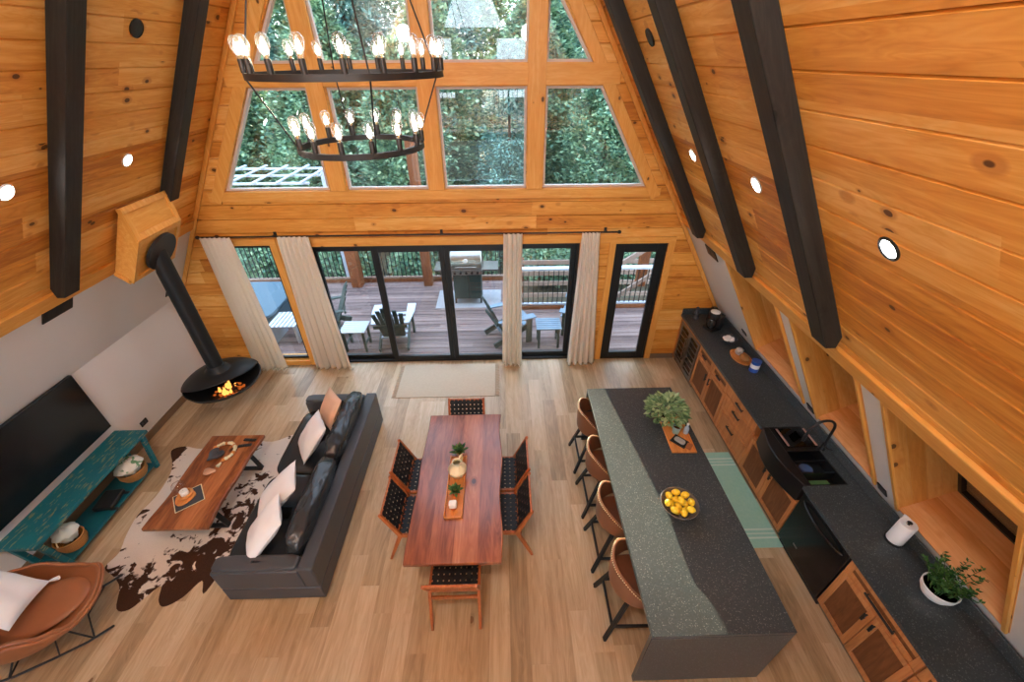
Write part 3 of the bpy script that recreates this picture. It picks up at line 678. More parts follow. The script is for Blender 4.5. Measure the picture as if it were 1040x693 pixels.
# local +Y is the front
def shell(u,v,off=0):
    a=2*pi*u            # 0 = front
    fx,fy=sin(a),cos(a)
    tab=[(0,.435,.47),(22,.43,.475),(45,.385,.425),(62,.44,.385),(90,.565,.37),(130,.65,.385),(180,.70,.40)]
    dg=abs((a*180/pi+180)%360-180)
    for (A0,z0,r0),(A1,z1,r1) in zip(tab,tab[1:]):
        if A0<=dg<=A1:
            w=(dg-A0)/(A1-A0); w=w*w*(3-2*w); rim=z0+(z1-z0)*w; R=r0+(r1-r0)*w+off; break
    Rf=R; front=0
    fr_=max(0,cos(a)); pan=.30+.085*fr_**2-off
    if v<.55: w=v/.55; rr=.86*w; z=pan-.02*(1-w*w)
    else: w=(v-.55)/.45; rr=.86+.14*sin(w*pi/2); z=pan+(rim-pan)*(w**1.25)
    return (R*fx*rr,R*fy*rr,z)
b=MB(); b.grid(lambda u,v:shell(u,.02+.98*v),56,16,wu=True); o=b.build('seat_shell',m_tan,t,smooth=70); md=o.modifiers.new('s','SOLIDIFY'); md.thickness=.035; md.offset=-1; md=o.modifiers.new('u','SUBSURF'); md.levels=1; md.render_levels=1
b=MB(); b.tube([Vector(shell(i/56,1.0))+Vector((0,0,.006)) for i in range(56)],.016,8,closed=True); b.build('rim_piping',m_tan,t)
b=MB(); b.ell((0,.06,.385),(.25,.33,.05),28,10); b.build('seat_cushion',m_tan,t)
for s in (-1,1):
    b=MB(); b.tube([(s*.27,-.40,.06),(s*.27,-.25,.02),(s*.27,0,.012),(s*.27,.25,.02),(s*.27,.46,.075)],.011,8); b.build('runner',m_black,t)
    b=MB(); b.tube([(s*.27,.3,.03),(s*.18,.12,.30),(s*.14,0,.30)],.008,8); b.tube([(s*.27,-.28,.025),(s*.18,-.12,.30),(s*.14,0,.30)],.008,8); b.tube([(s*.27,.05,.02),(s*.16,.1,.3)],.006,8); b.build('leg',m_black,t)
b=MB(); b.tube([(-.27,.3,.03),(0,.22,.05),(.27,.3,.03)],.007,8); b.tube([(-.27,-.28,.025),(0,-.2,.06),(.27,-.28,.025)],.007,8); b.build('brace',m_black,t)
t=thing('tasselled_cushion','cream cushion with corner tassels lying in the tan armchair','cushion',(-4.35,1.75,.69))
M_=T((0,0,0),radians(48),0,radians(122))@T((0,0,0),0,0,radians(-20))
b=MB(); b.pillow(.5,.46,.14,M_,0,2.6,.06,6,wr=.012); b.build('cover',m_white,t,smooth=60)
for sx_,sy_ in ((1,1),(1,-1),(-1,1)):
    p=M_@Vector((sx_*.243,sy_*.223,0)); q=M_@Vector((sx_*.3,sy_*.27,.0)); b=MB(); b.tube([p,(p+q)/2,q],[.006,.016,.02],10); b.build('tassel',m_white,t)
# ---------------------------------------------------------------- hanging fireplace
FX,FY=-4.11,4.72
M=slopeM(-1)
# pine flue box: upper face plumb, lower face parallel to the slope
t=thing('flue_box','pine boxed flue housing on the left slope behind the stove pipe','box')
A=Vector((-3.935,0,3.19)); B=Vector((-3.925,0,2.84)); C_=Vector((-4.225,0,2.36)); D_=sp_(-1,0,2.5,.045); y0,y1=4.34,5.06
prof=[(A.x,A.z),(B.x,B.z),(C_.x,C_.z),(D_.x+.012,D_.z)]
b=MB(); vs=[(x,y0,z) for x,z in prof]+[(x,y1,z) for x,z in prof]; b.add(vs,[(3,2,1,0),(4,5,6,7),(0,1,5,4),(1,2,6,5),(2,3,7,6),(3,0,4,7)])
b.build('housing',m_pine_y,t,smooth=0,merge=True)
b=MB(); e=.03
def fr(p,q,yy0,yy1,nrm):
    P0=Vector((p[0],0,p[1])); Q0=Vector((q[0],0,q[1])); nr=Vector(nrm)*.008
    d=(Q0-P0).normalized()*.03
    for PP,QQ,ya,yb in ((P0+d,P0+d,yy0,yy1),(Q0-d,Q0-d,yy0,yy1)): b.bar(PP+nr+Vector((0,ya,0)),QQ+nr+Vector((0,yb,0)),.06,.016,0,nrm)
    for ya in (yy0+.03,yy1-.03): b.bar(P0+nr+Vector((0,ya,0)),Q0+nr+Vector((0,ya,0)),.06,.017,0,nrm)
n1=Vector((.29,0,.06)).normalized(); fr(prof[0],prof[1],y0,y1,tuple(n1))
n2=Vector((.853,0,-.523)); fr(prof[1],prof[2],y0,y1,tuple(n2))
P4=[Vector((x,y0-.006,z)) for x,z in prof]
for i in (1,):
    b.bar(P4[1],P4[2],.05,.012,0,(0,1,0)); b.bar(P4[0],P4[1],.05,.012,0,(0,1,0)); b.bar(P4[2],P4[3],.05,.012,0,(0,1,0))
b.build('corner_battens',m_pine_z,t,smooth=0)
t=thing('hanging_fireplace','black suspended round fireplace with a burning fire on a long flue','fireplace',(FX,FY,0),radians(-48))
zb=.47
dc=Vector(((B.x+C_.x)/2-FX,0,(B.z+C_.z)/2))
Mi=Matrix.Rotation(radians(48),4,'Z')
b=MB(); cc=Mi@(Vector((dc.x,.0,dc.z))+n2*.02); nn=Mi@n2
b.cyl(cc,cc+nn*.035,.235,n=40); b.build('ceiling_collar',m_black,t)
b=MB(); n_=32; vs=[]
for zz in (0,1):
    for k in range(n_):
        lx,ly=.1*cos(2*pi*k/n_),.1*sin(2*pi*k/n_); wx=FX+cos(-radians(48))*lx-sin(-radians(48))*ly
        vs.append((lx,ly,.88 if not zz else 2.6+1.6*(wx+4.075)-.105))
b.add(vs,[(k,(k+1)%n_,n_+(k+1)%n_,n_+k) for k in range(n_)]+[tuple(range(n_,2*n_)),tuple(range(n_-1,-1,-1))]); o=b.build('flue_pipe',m_blackm,t)
b=MB(); b.cyl((0,0,1.72),(0,0,1.735),.1025,n=28); b.build('flue_joint',m_blackm,o)
R_=.5; zr=.62
# local +X is the fire opening direction
b=MB()
b.lathe([(0,zb),(.2,zb+.008),(.38,zb+.05),(.47,zb+.1),(R_,zr),(R_-.012,zr+.006),(.455,zb+.115),(.36,zb+.07),(.2,zb+.05),(0,zb+.045)],n=64); b.build('bowl',m_blackm,t,smooth=50)
def hood(u,v,off=0):
    a=2*pi*u; c=cos(a); w=max(0,(c+.1)/1.1)**.8; re=(R_-.002)-off-.2*w; ze=zr+.0+.115*w+.005
    if v<.25: 
        k=v/.25; r=.1+.06*k**2-off*.5; z=.89-.105*k
    else:
        k=(v-.25)/.75; r=.16+(re-.16)*k; z=.785-(.785-ze)*(k**1.9)-off
    return (r*cos(a),r*sin(a),z)
b=MB(); b.grid(lambda u,v:hood(u,v),64,20,wu=True); o=b.build('hood',m_blackm,t,smooth=50); md=o.modifiers.new('s','SOLIDIFY'); md.thickness=.012; md.offset=-1
b=MB()
for i in range(6):
    a=i*1.1; b.tube([(.25+.11*cos(a)-.02,.12*sin(a),zb+.09),(.25-.1*cos(a+.4),-.13*sin(a+.5),zb+.12)],[.02,.024],8)
b.build('logs',plain('charred_log',(48,30,22),.9,0,.2,.4,30),t)
b=MB(); q=random.Random(3)
for i in range(60):
    a=q.random()*6.28; r=.17*sqrt(q.random()); b.ell((.25+r*cos(a),r*sin(a)*1.1,zb+.07+q.random()*.03),(.018,.02,.014),7,5)
b.build('embers',emit('ember_glow',(1,.2,.03),.25),t)
b=MB()
for i in range(11):
    a=q.random()*6.28; r=.11*sqrt(q.random()); x=.25+r*cos(a); y=r*sin(a); h=.05+.08*q.random()
    b.tube([(x,y,zb+.1),(x+.012,y,zb+.1+h*.4),(x-.008,y+.008,zb+.1+h*.75),(x,y,zb+.1+h)],[.014,.022,.012,.001],8)
b.build('flames',emit('flame',(1,.36,.07),1.1),t)
# ---------------------------------------------------------------- dining table
t=thing('dining_table','reddish live edge slab dining table between sofa and island','table',(-.505,2.825,0))
slab(edge(-.44,-.925,.925,.02,21)[::-1],edge(.44,-.925,.925,.018,33)[::-1],.705,.75,'tabletop',m_redwood,t)
for yy in (-.511,.545):
    b=MB(); A=[(-.22,yy,.68),(-.3,yy,.02),(.3,yy,.02),(.22,yy,.68)]
    for i in range(4): b.bar(A[i],A[(i+1)%4],.03,.05,0,(0,1,0))
    b.bb(-.3,.3,yy-.04,yy+.04,.684,.704); b.build('leg',m_black,t,bevel=.002,seg=1)
def ribbon(b,p0,p1,w,side,up,n=20,amp=.004,waves=6,ph=0,th=.0015):
    p0,p1,side,up=Vector(p0),Vector(p1),Vector(side),Vector(up)
    for s in (1,-1):
        def fn(u,v):
            q=p0.lerp(p1,u)+side*((v-.5)*w)+up*(amp*sin(pi*waves*u+ph)+s*th); return q
        nf=len(b.f); b.grid(fn,n,1)
        if s<0:
            for i in range(nf,len(b.f)): b.f[i]=b.f[i][::-1]
def make_chair(label,loc,rz):
    t=thing('dining_chair',label,'chair',loc,rz,'woven dining chairs around the slab table')
    w=.225; zs=.45
    # side frames : front leg, seat rail, rear leg kicking back, back post leaning back
    for s in (-1,1):
        x=s*w
        b=MB(); b.bar((x,.235,.0),(x,.2,.44),.026,.026,0,(0,1,0),.032,.036); b.build('leg',m_chairwood,t,bevel=.004)
        b=MB(); b.bar((x,-.36,.0),(x,-.2,.43),.026,.026,0,(0,1,0),.03,.046); b.build('leg',m_chairwood,t,bevel=.004)
        b=MB(); b.bar((x,-.19,.425),(x,-.345,.80),.03,.046,0,(0,1,0),.026,.028); b.build('back_post',m_chairwood,t,bevel=.004)
        b=MB(); b.bar((x-s*.001,-.21,.43),(x-s*.001,.225,.44),.028,.042,0,(0,0,1)); b.build('seat_rail',m_chairwood,t,bevel=.004)
    for yy,zz in ((.215,.435),(-.2,.43)): b=MB(); b.bar((-w+.012,yy,zz),(w-.012,yy,zz),.03,.036); b.build('seat_rail',m_chairwood,t,bevel=.004)
    b=MB(); b.bar((-w+.012,-.232,.35),(w-.012,-.232,.35),.022,.04); b.build('stretcher',m_chairwood,t,bevel=.003)
    for yy,zz in ((-.335,.775),(-.215,.495)): b=MB(); b.bar((-w+.01,yy,zz),(w-.01,yy,zz),.022,.03); b.build('back_rail',m_chairwood,t,bevel=.003)
    b=MB()
    for i in range(8): x=-.182+i*.052; ribbon(b,(x,-.205,.458),(x,.222,.458),.04,(1,0,0),(0,0,1),24,.004,7,(i%2)*pi)
    for j in range(7): y=-.165+j*.058; ribbon(b,(-.214,y,.458),(.214,y,.458),.042,(0,1,0),(0,0,1),26,.004,8,(j%2)*pi+pi)
    b.build('seat_webbing',m_web,t,smooth=60)
    b=MB(); d=Vector((0,-.12,.28)).normalized(); nrm=Vector((0,.92,.39))
    for i in range(8): x=-.182+i*.052; ribbon(b,(x,-.20,.485),(x,-.327,.79),.04,(1,0,0),nrm,18,.004,5,(i%2)*pi)
    for j in range(5): q=Vector((0,-.222,.535))+d*(j*.058); ribbon(b,(-.214,q.y,q.z),(.214,q.y,q.z),.042,d,nrm,26,.004,8,(j%2)*pi+pi)
    b.build('back_webbing',m_web,t,smooth=60)
    return t
ch=make_chair('woven dining chair at the near head of the table, back to the viewer',(-.505,2.03,0),0)
CG='woven dining chairs around the slab table'
dup(ch,(-.515,3.66,0),pi,'woven dining chair at the far head, only its back showing')
dup(ch,(-.91,3.09,0),-pi/2,'woven dining chair on the sofa side, farther from the viewer')
dup(ch,(-.905,2.585,0),-pi/2,'woven dining chair on the sofa side, nearer the viewer')
dup(ch,(-.105,3.09,0),pi/2,'woven dining chair on the island side, farther from the viewer')
dup(ch,(-.105,2.585,0),pi/2,'woven dining chair on the island side, nearer the viewer')
# centre pieces
ZT=.752
t=thing('serving_tray','long narrow wooden tray down the middle of dining table','tray',(-.535,2.7,ZT))
b=MB(); b.bb(-.085,.085,-.36,.36,0,.012); b.build('base',m_board,t,bevel=.002,seg=1)
for s in (-1,1):
    b=MB(); b.bb(s*.085-.006,s*.085+.006,-.37,.37,.004,.045); b.build('side_rail',m_board,t,bevel=.002,seg=1)
for y_ in (-.372,.36): b=MB(); b.bb(-.079,.079,y_,y_+.012,.0,.028); b.build('end_rail',m_board,t,bevel=.002,seg=1)
def rosette(b,c,n,r,seed,h=.06,mi=0,w=.018):
    q=random.Random(seed)
    for i in range(n):
        a=i*2.4; k=(i+1)/n; el=radians(80-62*k); L_=r*(.55+.45*k); d=Vector((cos(a)*cos(el),sin(a)*cos(el),sin(el))); s=Vector((-sin(a),cos(a),0)); up=d.cross(s)*-1
        p=Vector(c); vs=[]
        for t_,ww in ((0,.4),(.4,1),(.75,.8),(1,.05)):
            m=p+d*L_*t_+Vector((0,0,-.012*t_*t_)); vs+=[m-s*w*ww,m+up*w*.25*ww,m+s*w*ww]
        fs=[]
        for k2 in range(3):
            o_=k2*3; fs+=[(o_,o_+1,o_+4,o_+3),(o_+1,o_+2,o_+5,o_+4)]
        b.add(vs,fs,mi)
def succulent(label,loc,pot,seed,r,n):
    t=thing('succulent_plant',label,'plant',loc)
    b=MB(); b.lathe([(.0,0),(.036,0),(.046,.06),(.042,.06),(.036,.05),(0,.05)],n=24); b.build('pot',pot,t)
    b=MB(); b.lathe([(0,.052),(.04,.052)],n=18); b.build('soil',m_soil,t)
    b=MB(); rosette(b,(0,0,.05),n,r,seed); b.build('leaves',m_leaf,t,smooth=60)
succulent('pale potted succulent behind the jug on the table',(-.53,3.12,ZT+.002),plain('pale_pink_pot',(206,176,160),.6),1,.13,26)
succulent('dark green succulent in terracotta pot in front of the jug',(-.53,2.6,ZT+.014),m_terra,2,.1,24)
t=thing('ceramic_jug','cream ceramic jug with loop handle on the dining table','jug',(-.525,2.83,ZT+.014))
b=MB(); b.lathe([(0,0),(.05,0),(.058,.006),(.072,.045),(.096,.085),(.098,.11),(.08,.145),(.05,.175),(.042,.195),(.05,.215),(.044,.215),(.037,.195),(.045,.17),(.07,.14),(.09,.1),(.085,.06),(.05,.012),(0,.01)],n=36); b.build('body',m_cream,t,smooth=60)
b=MB(); b.tube([(.02,.042,.2),(.03,.075,.215),(.04,.11,.19),(.045,.105,.15),(.04,.085,.12)],.011,10); b.build('handle',m_cream,t)
t=thing('candle','cream block candle on a terracotta stand at the tray end','candle',(-.54,2.44,ZT+.014))
b=MB(); b.lathe([(0,0),(.03,0),(.034,.03),(0,.03)],n=20); b.build('stand',m_terra,t)
b=MB(); superbox(b,-.038,.038,-.034,.034,.031,.085,6,0,8); b.build('wax',m_wax,t)
# ---------------------------------------------------------------- rugs
def rugmat(name,c1,c2,stripes=None):
    N=NT(name); co=N.n('ShaderNodeTexCoord').outputs['Object']; sp=N.n('ShaderNodeSeparateXYZ'); N.l(co,sp.inputs[0])
    f=N.noise(co,30,4); w=N.n('ShaderNodeTexWave'); w.bands_direction='Y'; w.inputs['Scale'].default_value=26; w.inputs['Distortion'].default_value=2; N.l(co,w.inputs[0])
    col=N.mix(N.math('ADD',N.math('MULTIPLY',f,.6),N.math('MULTIPLY',w.outputs[1],.4)),lin(c1),lin(c2))
    if stripes:
        for (y,hw) in stripes[1]:
            d=N.math('ABSOLUTE',N.math('SUBTRACT',N.math('ABSOLUTE',sp.outputs[1]),y)); k=N.math('DIVIDE',N.math('SUBTRACT',hw,d),.004,clamp=True); col=N.mix(N.math('MULTIPLY',k,.75),col,lin(stripes[0]))
    N.principled(col,.9,0,.15,w.outputs[1],.5,.003); return N.mat
m_run=rugmat('woven_beige',(182,166,144),(208,194,172))
t=thing('doormat_rug','flat woven beige rug with fringed ends before the sliding doors','rug',(-.96,5.33,.002))
b=MB(); b.bb(-.79,.79,-.42,.42,0,.008); b.build('weave',m_run,t,bevel=.002,seg=1)
q=random.Random(5)
for s in (-1,1):
    b=MB()
    for i in range(56):
        y=-.415+i*.015; L_=.05+.03*q.random(); b.bar((s*.79,y,.004),(s*(.79+L_),y+.012*(q.random()-.5),.003),.007,.005)
    b.build('fringe',m_run,t,smooth=0)
m_trug=rugmat('woven_teal',(140,198,184),(178,222,208),((216,234,224),[(.55,.012),(.50,.008),(.45,.012)]))
o=MB().bb(-.36,.36,-.66,.66,0,.009).build('kitchen_rug',m_trug,bevel=.002,seg=1,loc=(2.655,3.02,.002)); tag(o,'teal woven rug with pale stripes between island and sink','rug')
# ---------------------------------------------------------------- kitchen materials
def granite():
    N=NT('speckled_black_granite'); co=N.n('ShaderNodeTexCoord').outputs['Object']
    v=N.n('ShaderNodeTexVoronoi'); v.inputs['Scale'].default_value=170; N.l(co,v.inputs['Vector']); f=N.noise(co,60,4,.7)
    sc=N.n('ShaderNodeSeparateColor'); N.l(v.outputs['Color'],sc.inputs[0])
    col=N.mix(f,lin((42,47,51)),lin((72,80,84)))
    k=N.math('MULTIPLY',N.math('DIVIDE',N.math('SUBTRACT',sc.outputs[0],9e-1),.1,clamp=True),.5); col=N.mix(k,col,lin((150,156,156)))
    N.principled(col,.3,0,.45,f,.03,.001); return N.mat
m_gran=granite()
m_cab=wood('cabinet_timber',[(148,92,50),(188,126,76),(208,150,96)],2,None,None,0,.42,.15,.15,14,.35)
m_cabp=wood('cabinet_rough_panel',[(84,50,30),(116,74,44),(140,92,58)],2,None,None,1,.55,.0,.3,16,.3)
m_steel=plain('brushed_steel',(150,148,144),.32,1,.5,.08)
m_dw=plain('black_appliance',(22,23,25),.18,0,.5,.05)
m_sink=plain('black_composite',(20,21,24),.35,0,.5,.1)
m_lemon=plain('lemon_skin',(246,208,54),.42,0,.4,.1,14,bump=.25,bscale=180)
# ---------------------------------------------------------------- island
t=thing('kitchen_island','large speckled dark granite waterfall island in front of the kitchen','island')
X0,X1,Y0,Y1=1.05,2.135,1.235,4.0
b=MB(); b.bb(X0,X1,Y0,Y1,.88,.92); b.build('worktop',m_gran,t,bevel=.003,seg=1)
b=MB(); b.bb(X0,X1,Y0,Y0+.04,.0,.879); b.build('end_panel',m_gran,t,bevel=.003,seg=1)
b=MB(); b.bb(X0,X1,Y1-.04,Y1,.0,.879); b.build('end_panel',m_gran,t,bevel=.003,seg=1)
m_isl=wood('island_timber',[(118,66,34),(160,98,54),(184,124,76)],2,.16,None,1,.45,.2,.2,14,.3,gap=.003)
b=MB(); b.bb(1.36,2.08,Y0+.042,Y1-.042,.0,.878); b.build('carcass',m_isl,t,smooth=0)
b=MB(); b.bb(1.08,1.358,Y0+.042,Y0+.075,0,.878); b.build('side_panel',m_isl,t,smooth=0)
# bar stools
def make_stool(label,loc,rz):
    t=thing('bar_stool',label,'stool',loc,rz,'leather bar stools along the island')
    # faces +X (island), back at -X
    for s in (-1,1):
        b=MB(); b.bar((-.27,s*.235,.0),(-.1,s*.15,.6),.028,.04,0,(0,1,0)); b.build('leg',m_blackm,t,bevel=.003,seg=1)
        b=MB(); b.bar((.19,s*.235,.0),(.11,s*.15,.6),.028,.04,0,(0,1,0)); b.build('leg',m_blackm,t,bevel=.003,seg=1)
        b=MB(); b.bar((-.215,s*.205,.2),(.16,s*.21,.2),.02,.03); b.build('stretcher',m_blackm,t,bevel=.002,seg=1)
    b=MB(); b.bar((-.215,-.207,.2),(-.215,.207,.2),.02,.03); b.build('stretcher',m_blackm,t,bevel=.002,seg=1)
    b=MB(); b.bar((.155,-.195,.26),(.155,.195,.26),.022,.034); b.build('footrest',m_blackm,t,bevel=.002,seg=1)
    b=MB(); b.bb(-.15,.15,-.16,.16,.585,.61); b.build('seat_frame',m_blackm,t,bevel=.003,seg=1)
    b=MB(); superbox(b,-.2,.2,-.2,.2,.611,.69,4.5,0,12,2,.003); b.build('seat',m_tand,t)
    def bk(u,v):
        a=radians(180-112+224*u); k=1-abs(2*u-1); kk=max(0,min(1,k/.74)); top=.735+.21*(kk*kk*(3-2*kk)); z0=.64+.035*(1-kk)
        z=z0+(top-z0)*v; fl=.012*v
        return (.235*cos(a)*1.02-fl*abs(cos(a))+.0,(.25+fl)*sin(a),z)
    b=MB(); b.grid(bk,44,8); o=b.build('back_shell',m_stool,t,smooth=70); md=o.modifiers.new('s','SOLIDIFY'); md.thickness=.026; md.offset=0; md=o.modifiers.new('b','BEVEL'); md.width=.008; md.segments=2; md.limit_method='ANGLE'
    b=MB()
    for i in range(56):
        p=Vector(bk((i+.5)/56,1)); q=Vector(bk((i+.95)/56,1)); d=Vector((p.x,p.y,0)).normalized()*.0135
        b.bar(p+d+Vector((0,0,-.004)),q+d+Vector((0,0,-.004)),.005,.004)
    b.build('stitching',m_cream,t,smooth=0)
    return t
ST=make_stool('tan leather bar stool closest to the viewer at the island',(1.14,1.785,0),0)
dup(ST,(1.14,2.395,0),0,'tan leather bar stool second from the viewer at the island')
dup(ST,(1.14,3.01,0),0,'tan leather bar stool third from the viewer at the island')
dup(ST,(1.14,3.64,0),0,'tan leather bar stool at the far end of the island')
# island ornaments
ZI=.9215
o=MB().bb(-.135,.135,-.28,.28,0,.022).build('serving_board',m_board,bevel=.006,loc=(1.925,3.2,ZI),); o.rotation_euler=(0,0,radians(-2)); tag(o,'long wooden serving board on the dark end of the island','board')
ZB=ZI+.0235
def leafspray(b,c,n,R,hz,seed,lw=.022,ll=.06,stems=None,mi=0,zmin=0):
    q=random.Random(seed)
    for s in range(n):
        a=q.random()*2*pi; e=q.random()
        r=R*sqrt(q.random()); p=Vector(c)+Vector((r*cos(a),r*sin(a),zmin+hz*(1-.65*(r/R)**2)*(.35+.65*q.random())))
        d=Vector((cos(a)*(.5+r/R),sin(a)*(.5+r/R),q.uniform(-.2,.9))).normalized(); s_=d.cross(Vector((q.uniform(-.4,.4),q.uniform(-.4,.4),1))).normalized(); up=s_.cross(d)
        L_=ll*q.uniform(.7,1.3); w=lw*q.uniform(.7,1.3)
        vs=[p,p+d*L_*.5+s_*w*.5+up*.004,p+d*L_-up*.008,p+d*L_*.5-s_*w*.5+up*.004,p+d*L_*.5-up*.003]
        b.add(vs,[(0,1,4),(1,2,4),(2,3,4),(3,0,4)],mi)
t=thing('potted_plant','pale green bushy plant in a pot on the island board','plant',(1.84,3.4,ZB))
b=MB(); b.lathe([(0,0),(.055,0),(.07,.09),(.064,.09),(.055,.07),(0,.07)],n=28); b.build('pot',plain('grey_pot',(120,122,118),.6),t)
b=MB(); b.lathe([(0,.072),(.056,.072)],n=18); b.build('soil',m_soil,t)
b=MB(); q=random.Random(12)
for i in range(16):
    a=i*2.39; r=.14*sqrt((i+.5)/16); b.tube([(0.01*cos(a),.01*sin(a),.07),(r*.5*cos(a),r*.5*sin(a),.16),(r*cos(a),r*sin(a),.2+.06*q.random())],.0025,5)
b.build('stems',m_leafp,t)
b=MB(); leafspray(b,(0,0,.08),420,.21,.26,4,.042,.07); b.build('foliage',m_leafp,t,smooth=0)
t=thing('ceramic_cup','pale blue ceramic cup with terracotta inside on the island board','cup',(1.91,3.2,ZB))
b=MB(); b.lathe([(0,0),(.036,0),(.042,.05),(.046,.1),(.042,.1),(.038,.05),(.03,.01),(0,.008)],n=28); b.build('body',plain('pale_blue_glaze',(150,178,176),.35),t)
b=MB(); b.lathe([(0,.06),(.039,.06)],n=20); b.build('contents',m_terra,t)
t=thing('glass_bottle','small blue glass bottle beside the pale blue cup','bottle',(2.02,3.19,ZB))
b=MB(); b.lathe([(0,0),(.026,0),(.028,.01),(.028,.08),(.012,.105),(.012,.13),(0,.13)],n=22); b.build('body',plain('pale_blue_glass',(164,186,206),.15,0,.6),t)
b=MB(); b.lathe([(0,.131),(.014,.131),(.014,.145),(0,.145)],n=18); b.build('stopper',m_white,t)
t=thing('soap_dish','black tray holding a pale grey soap bar on the island board','dish',(1.905,3.06,ZB),radians(42))
b=MB(); b.bb(-.06,.06,-.085,.085,0,.008); b.bb(-.06,-.054,-.085,.085,.008,.018); b.bb(.054,.06,-.085,.085,.008,.018); b.build('tray',m_black,t,bevel=.002,seg=1)
b=MB(); superbox(b,-.035,.035,-.06,.06,.009,.034,4,0,8); b.build('soap',plain('pale_soap',(160,166,168),.5),t)
o=MB().bb(-.03,.03,-.045,.045,0,.014).build('wooden_brush',m_tan,bevel=.004,loc=(1.985,2.99,ZB)); o.rotation_euler=(0,0,radians(-40)); tag(o,'small brown leather pouch at the near end of island board','pouch')
# lemon bowl
BX,BY=1.6,2.26
m_bowl=plain('dark_glass_bowl',(112,104,98),.2,0,.5,.15); 
o=MB().lathe([(0,0),(.08,0),(.125,.03),(.165,.088),(.174,.108),(.168,.11),(.159,.09),(.12,.037),(.075,.01),(0,.01)],n=48).build('fruit_bowl',m_bowl,smooth=60,loc=(BX,BY,ZI)); tag(o,'dark round bowl full of lemons on the island','bowl')
def lemon(label,loc,rot):
    t=MB()
    def fn(u,v):
        f=pi*(v-.5); a=2*pi*u; r=.031*cos(f)**.85 if abs(f)<pi/2-.01 else .0005; z=.0345*sin(f)+.006*(abs(sin(f))**10)*(1 if f>0 else -1)
        return (r*cos(a),r*sin(a),z)
    t.grid(fn,20,16,wu=True); o=t.build('lemon',m_lemon,smooth=80); o.location=loc; o.rotation_euler=rot
    return tag(o,label,'lemon','lemons in the dark bowl')
lp=[(0,0,.05)]+[(.068*cos(a),.068*sin(a),.062) for a in [2*pi*i/5+.3 for i in range(5)]]+[(.108*cos(a),.108*sin(a),.112) for a in [2*pi*i/8 for i in range(8)]]+[(.02,.02,.112)]
base=None
for i,(x,y,z) in enumerate(lp):
    if i==0: base=lemon('yellow lemon piled in the dark bowl on the island',(BX+x,BY+y,ZI+z),(pi/2,0,.4))
    else:
        c=base.copy(); COL.objects.link(c); c.location=(BX+x,BY+y,ZI+z); c.rotation_euler=(pi/2+RND.uniform(-.25,.25),0,(atan2(y,x)) if i<7 else RND.uniform(0,3))
# ---------------------------------------------------------------- kitchen run along the right wall
XF=2.985; XBK=3.60
def handle_h(b,y,z,L_=.12,x=XF-.02):
    b.bar((x-.028,y-L_/2,z),(x-.028,y+L_/2,z),.022,.012,0,(1,0,0)); b.bb(x-.026,x,y-L_/2+.012,y-L_/2+.022,z-.005,z+.005); b.bb(x-.026,x,y+L_/2-.022,y+L_/2-.012,z-.005,z+.005)
def handle_v(b,y,z,L_=.12,x=XF-.02):
    b.bar((x-.028,y,z-L_/2),(x-.028,y,z+L_/2),.022,.012,0,(1,0,0)); b.bb(x-.026,x,y-.005,y+.005,z-L_/2+.012,z-L_/2+.022); b.bb(x-.026,x,y-.005,y+.005,z+L_/2-.022,z+L_/2-.012)
def front(kind,parent,y0,y1,z0,z1,hy=None,hz=None,hor=True,panel=True,L_=.12,pm=None):
    """framed cabinet front (door or drawer) with inset panel and black bar handle"""
    g=.004; y0+=g; y1-=g; z0+=g; z1-=g; f=.055 if panel else 0
    b=MB(); x0,x1=XF-.02,XF
    if panel:
        b.bb(x0,x1,y0,y0+f,z0,z1); b.bb(x0,x1,y1-f,y1,z0,z1); b.bb(x0,x1,y0+f,y1-f,z1-f,z1); b.bb(x0,x1,y0+f,y1-f,z0,z0+f)
    else: b.bb(x0,x1,y0,y1,z0,z1)
    o=b.build(kind,m_cab,parent,bevel=.003,seg=1)
    if panel:
        b=MB(); b.bb(x0+.009,x1-.001,y0+f,y1-f,z0+f,z1-f); b.build('inset_panel',pm or m_cabp,o,smooth=0)
    h=MB(); (handle_h if hor else handle_v)(h,(y0+y1)/2 if hy is None else hy,(z0+z1)/2 if hz is None else hz,L_); h.build('handle',m_black,o,bevel=.002,seg=1)
    return o
def carcass(parent,y0,y1,top=.876):
    b=MB(); b.bb(XF+.001,XBK,y0+.001,y1-.001,.1,top); b.build('carcass',m_cab,parent,smooth=0)
    b=MB(); b.bb(XF+.05,XBK-.02,y0+.001,y1-.001,0,.099); b.build('plinth',m_base,parent,smooth=0)
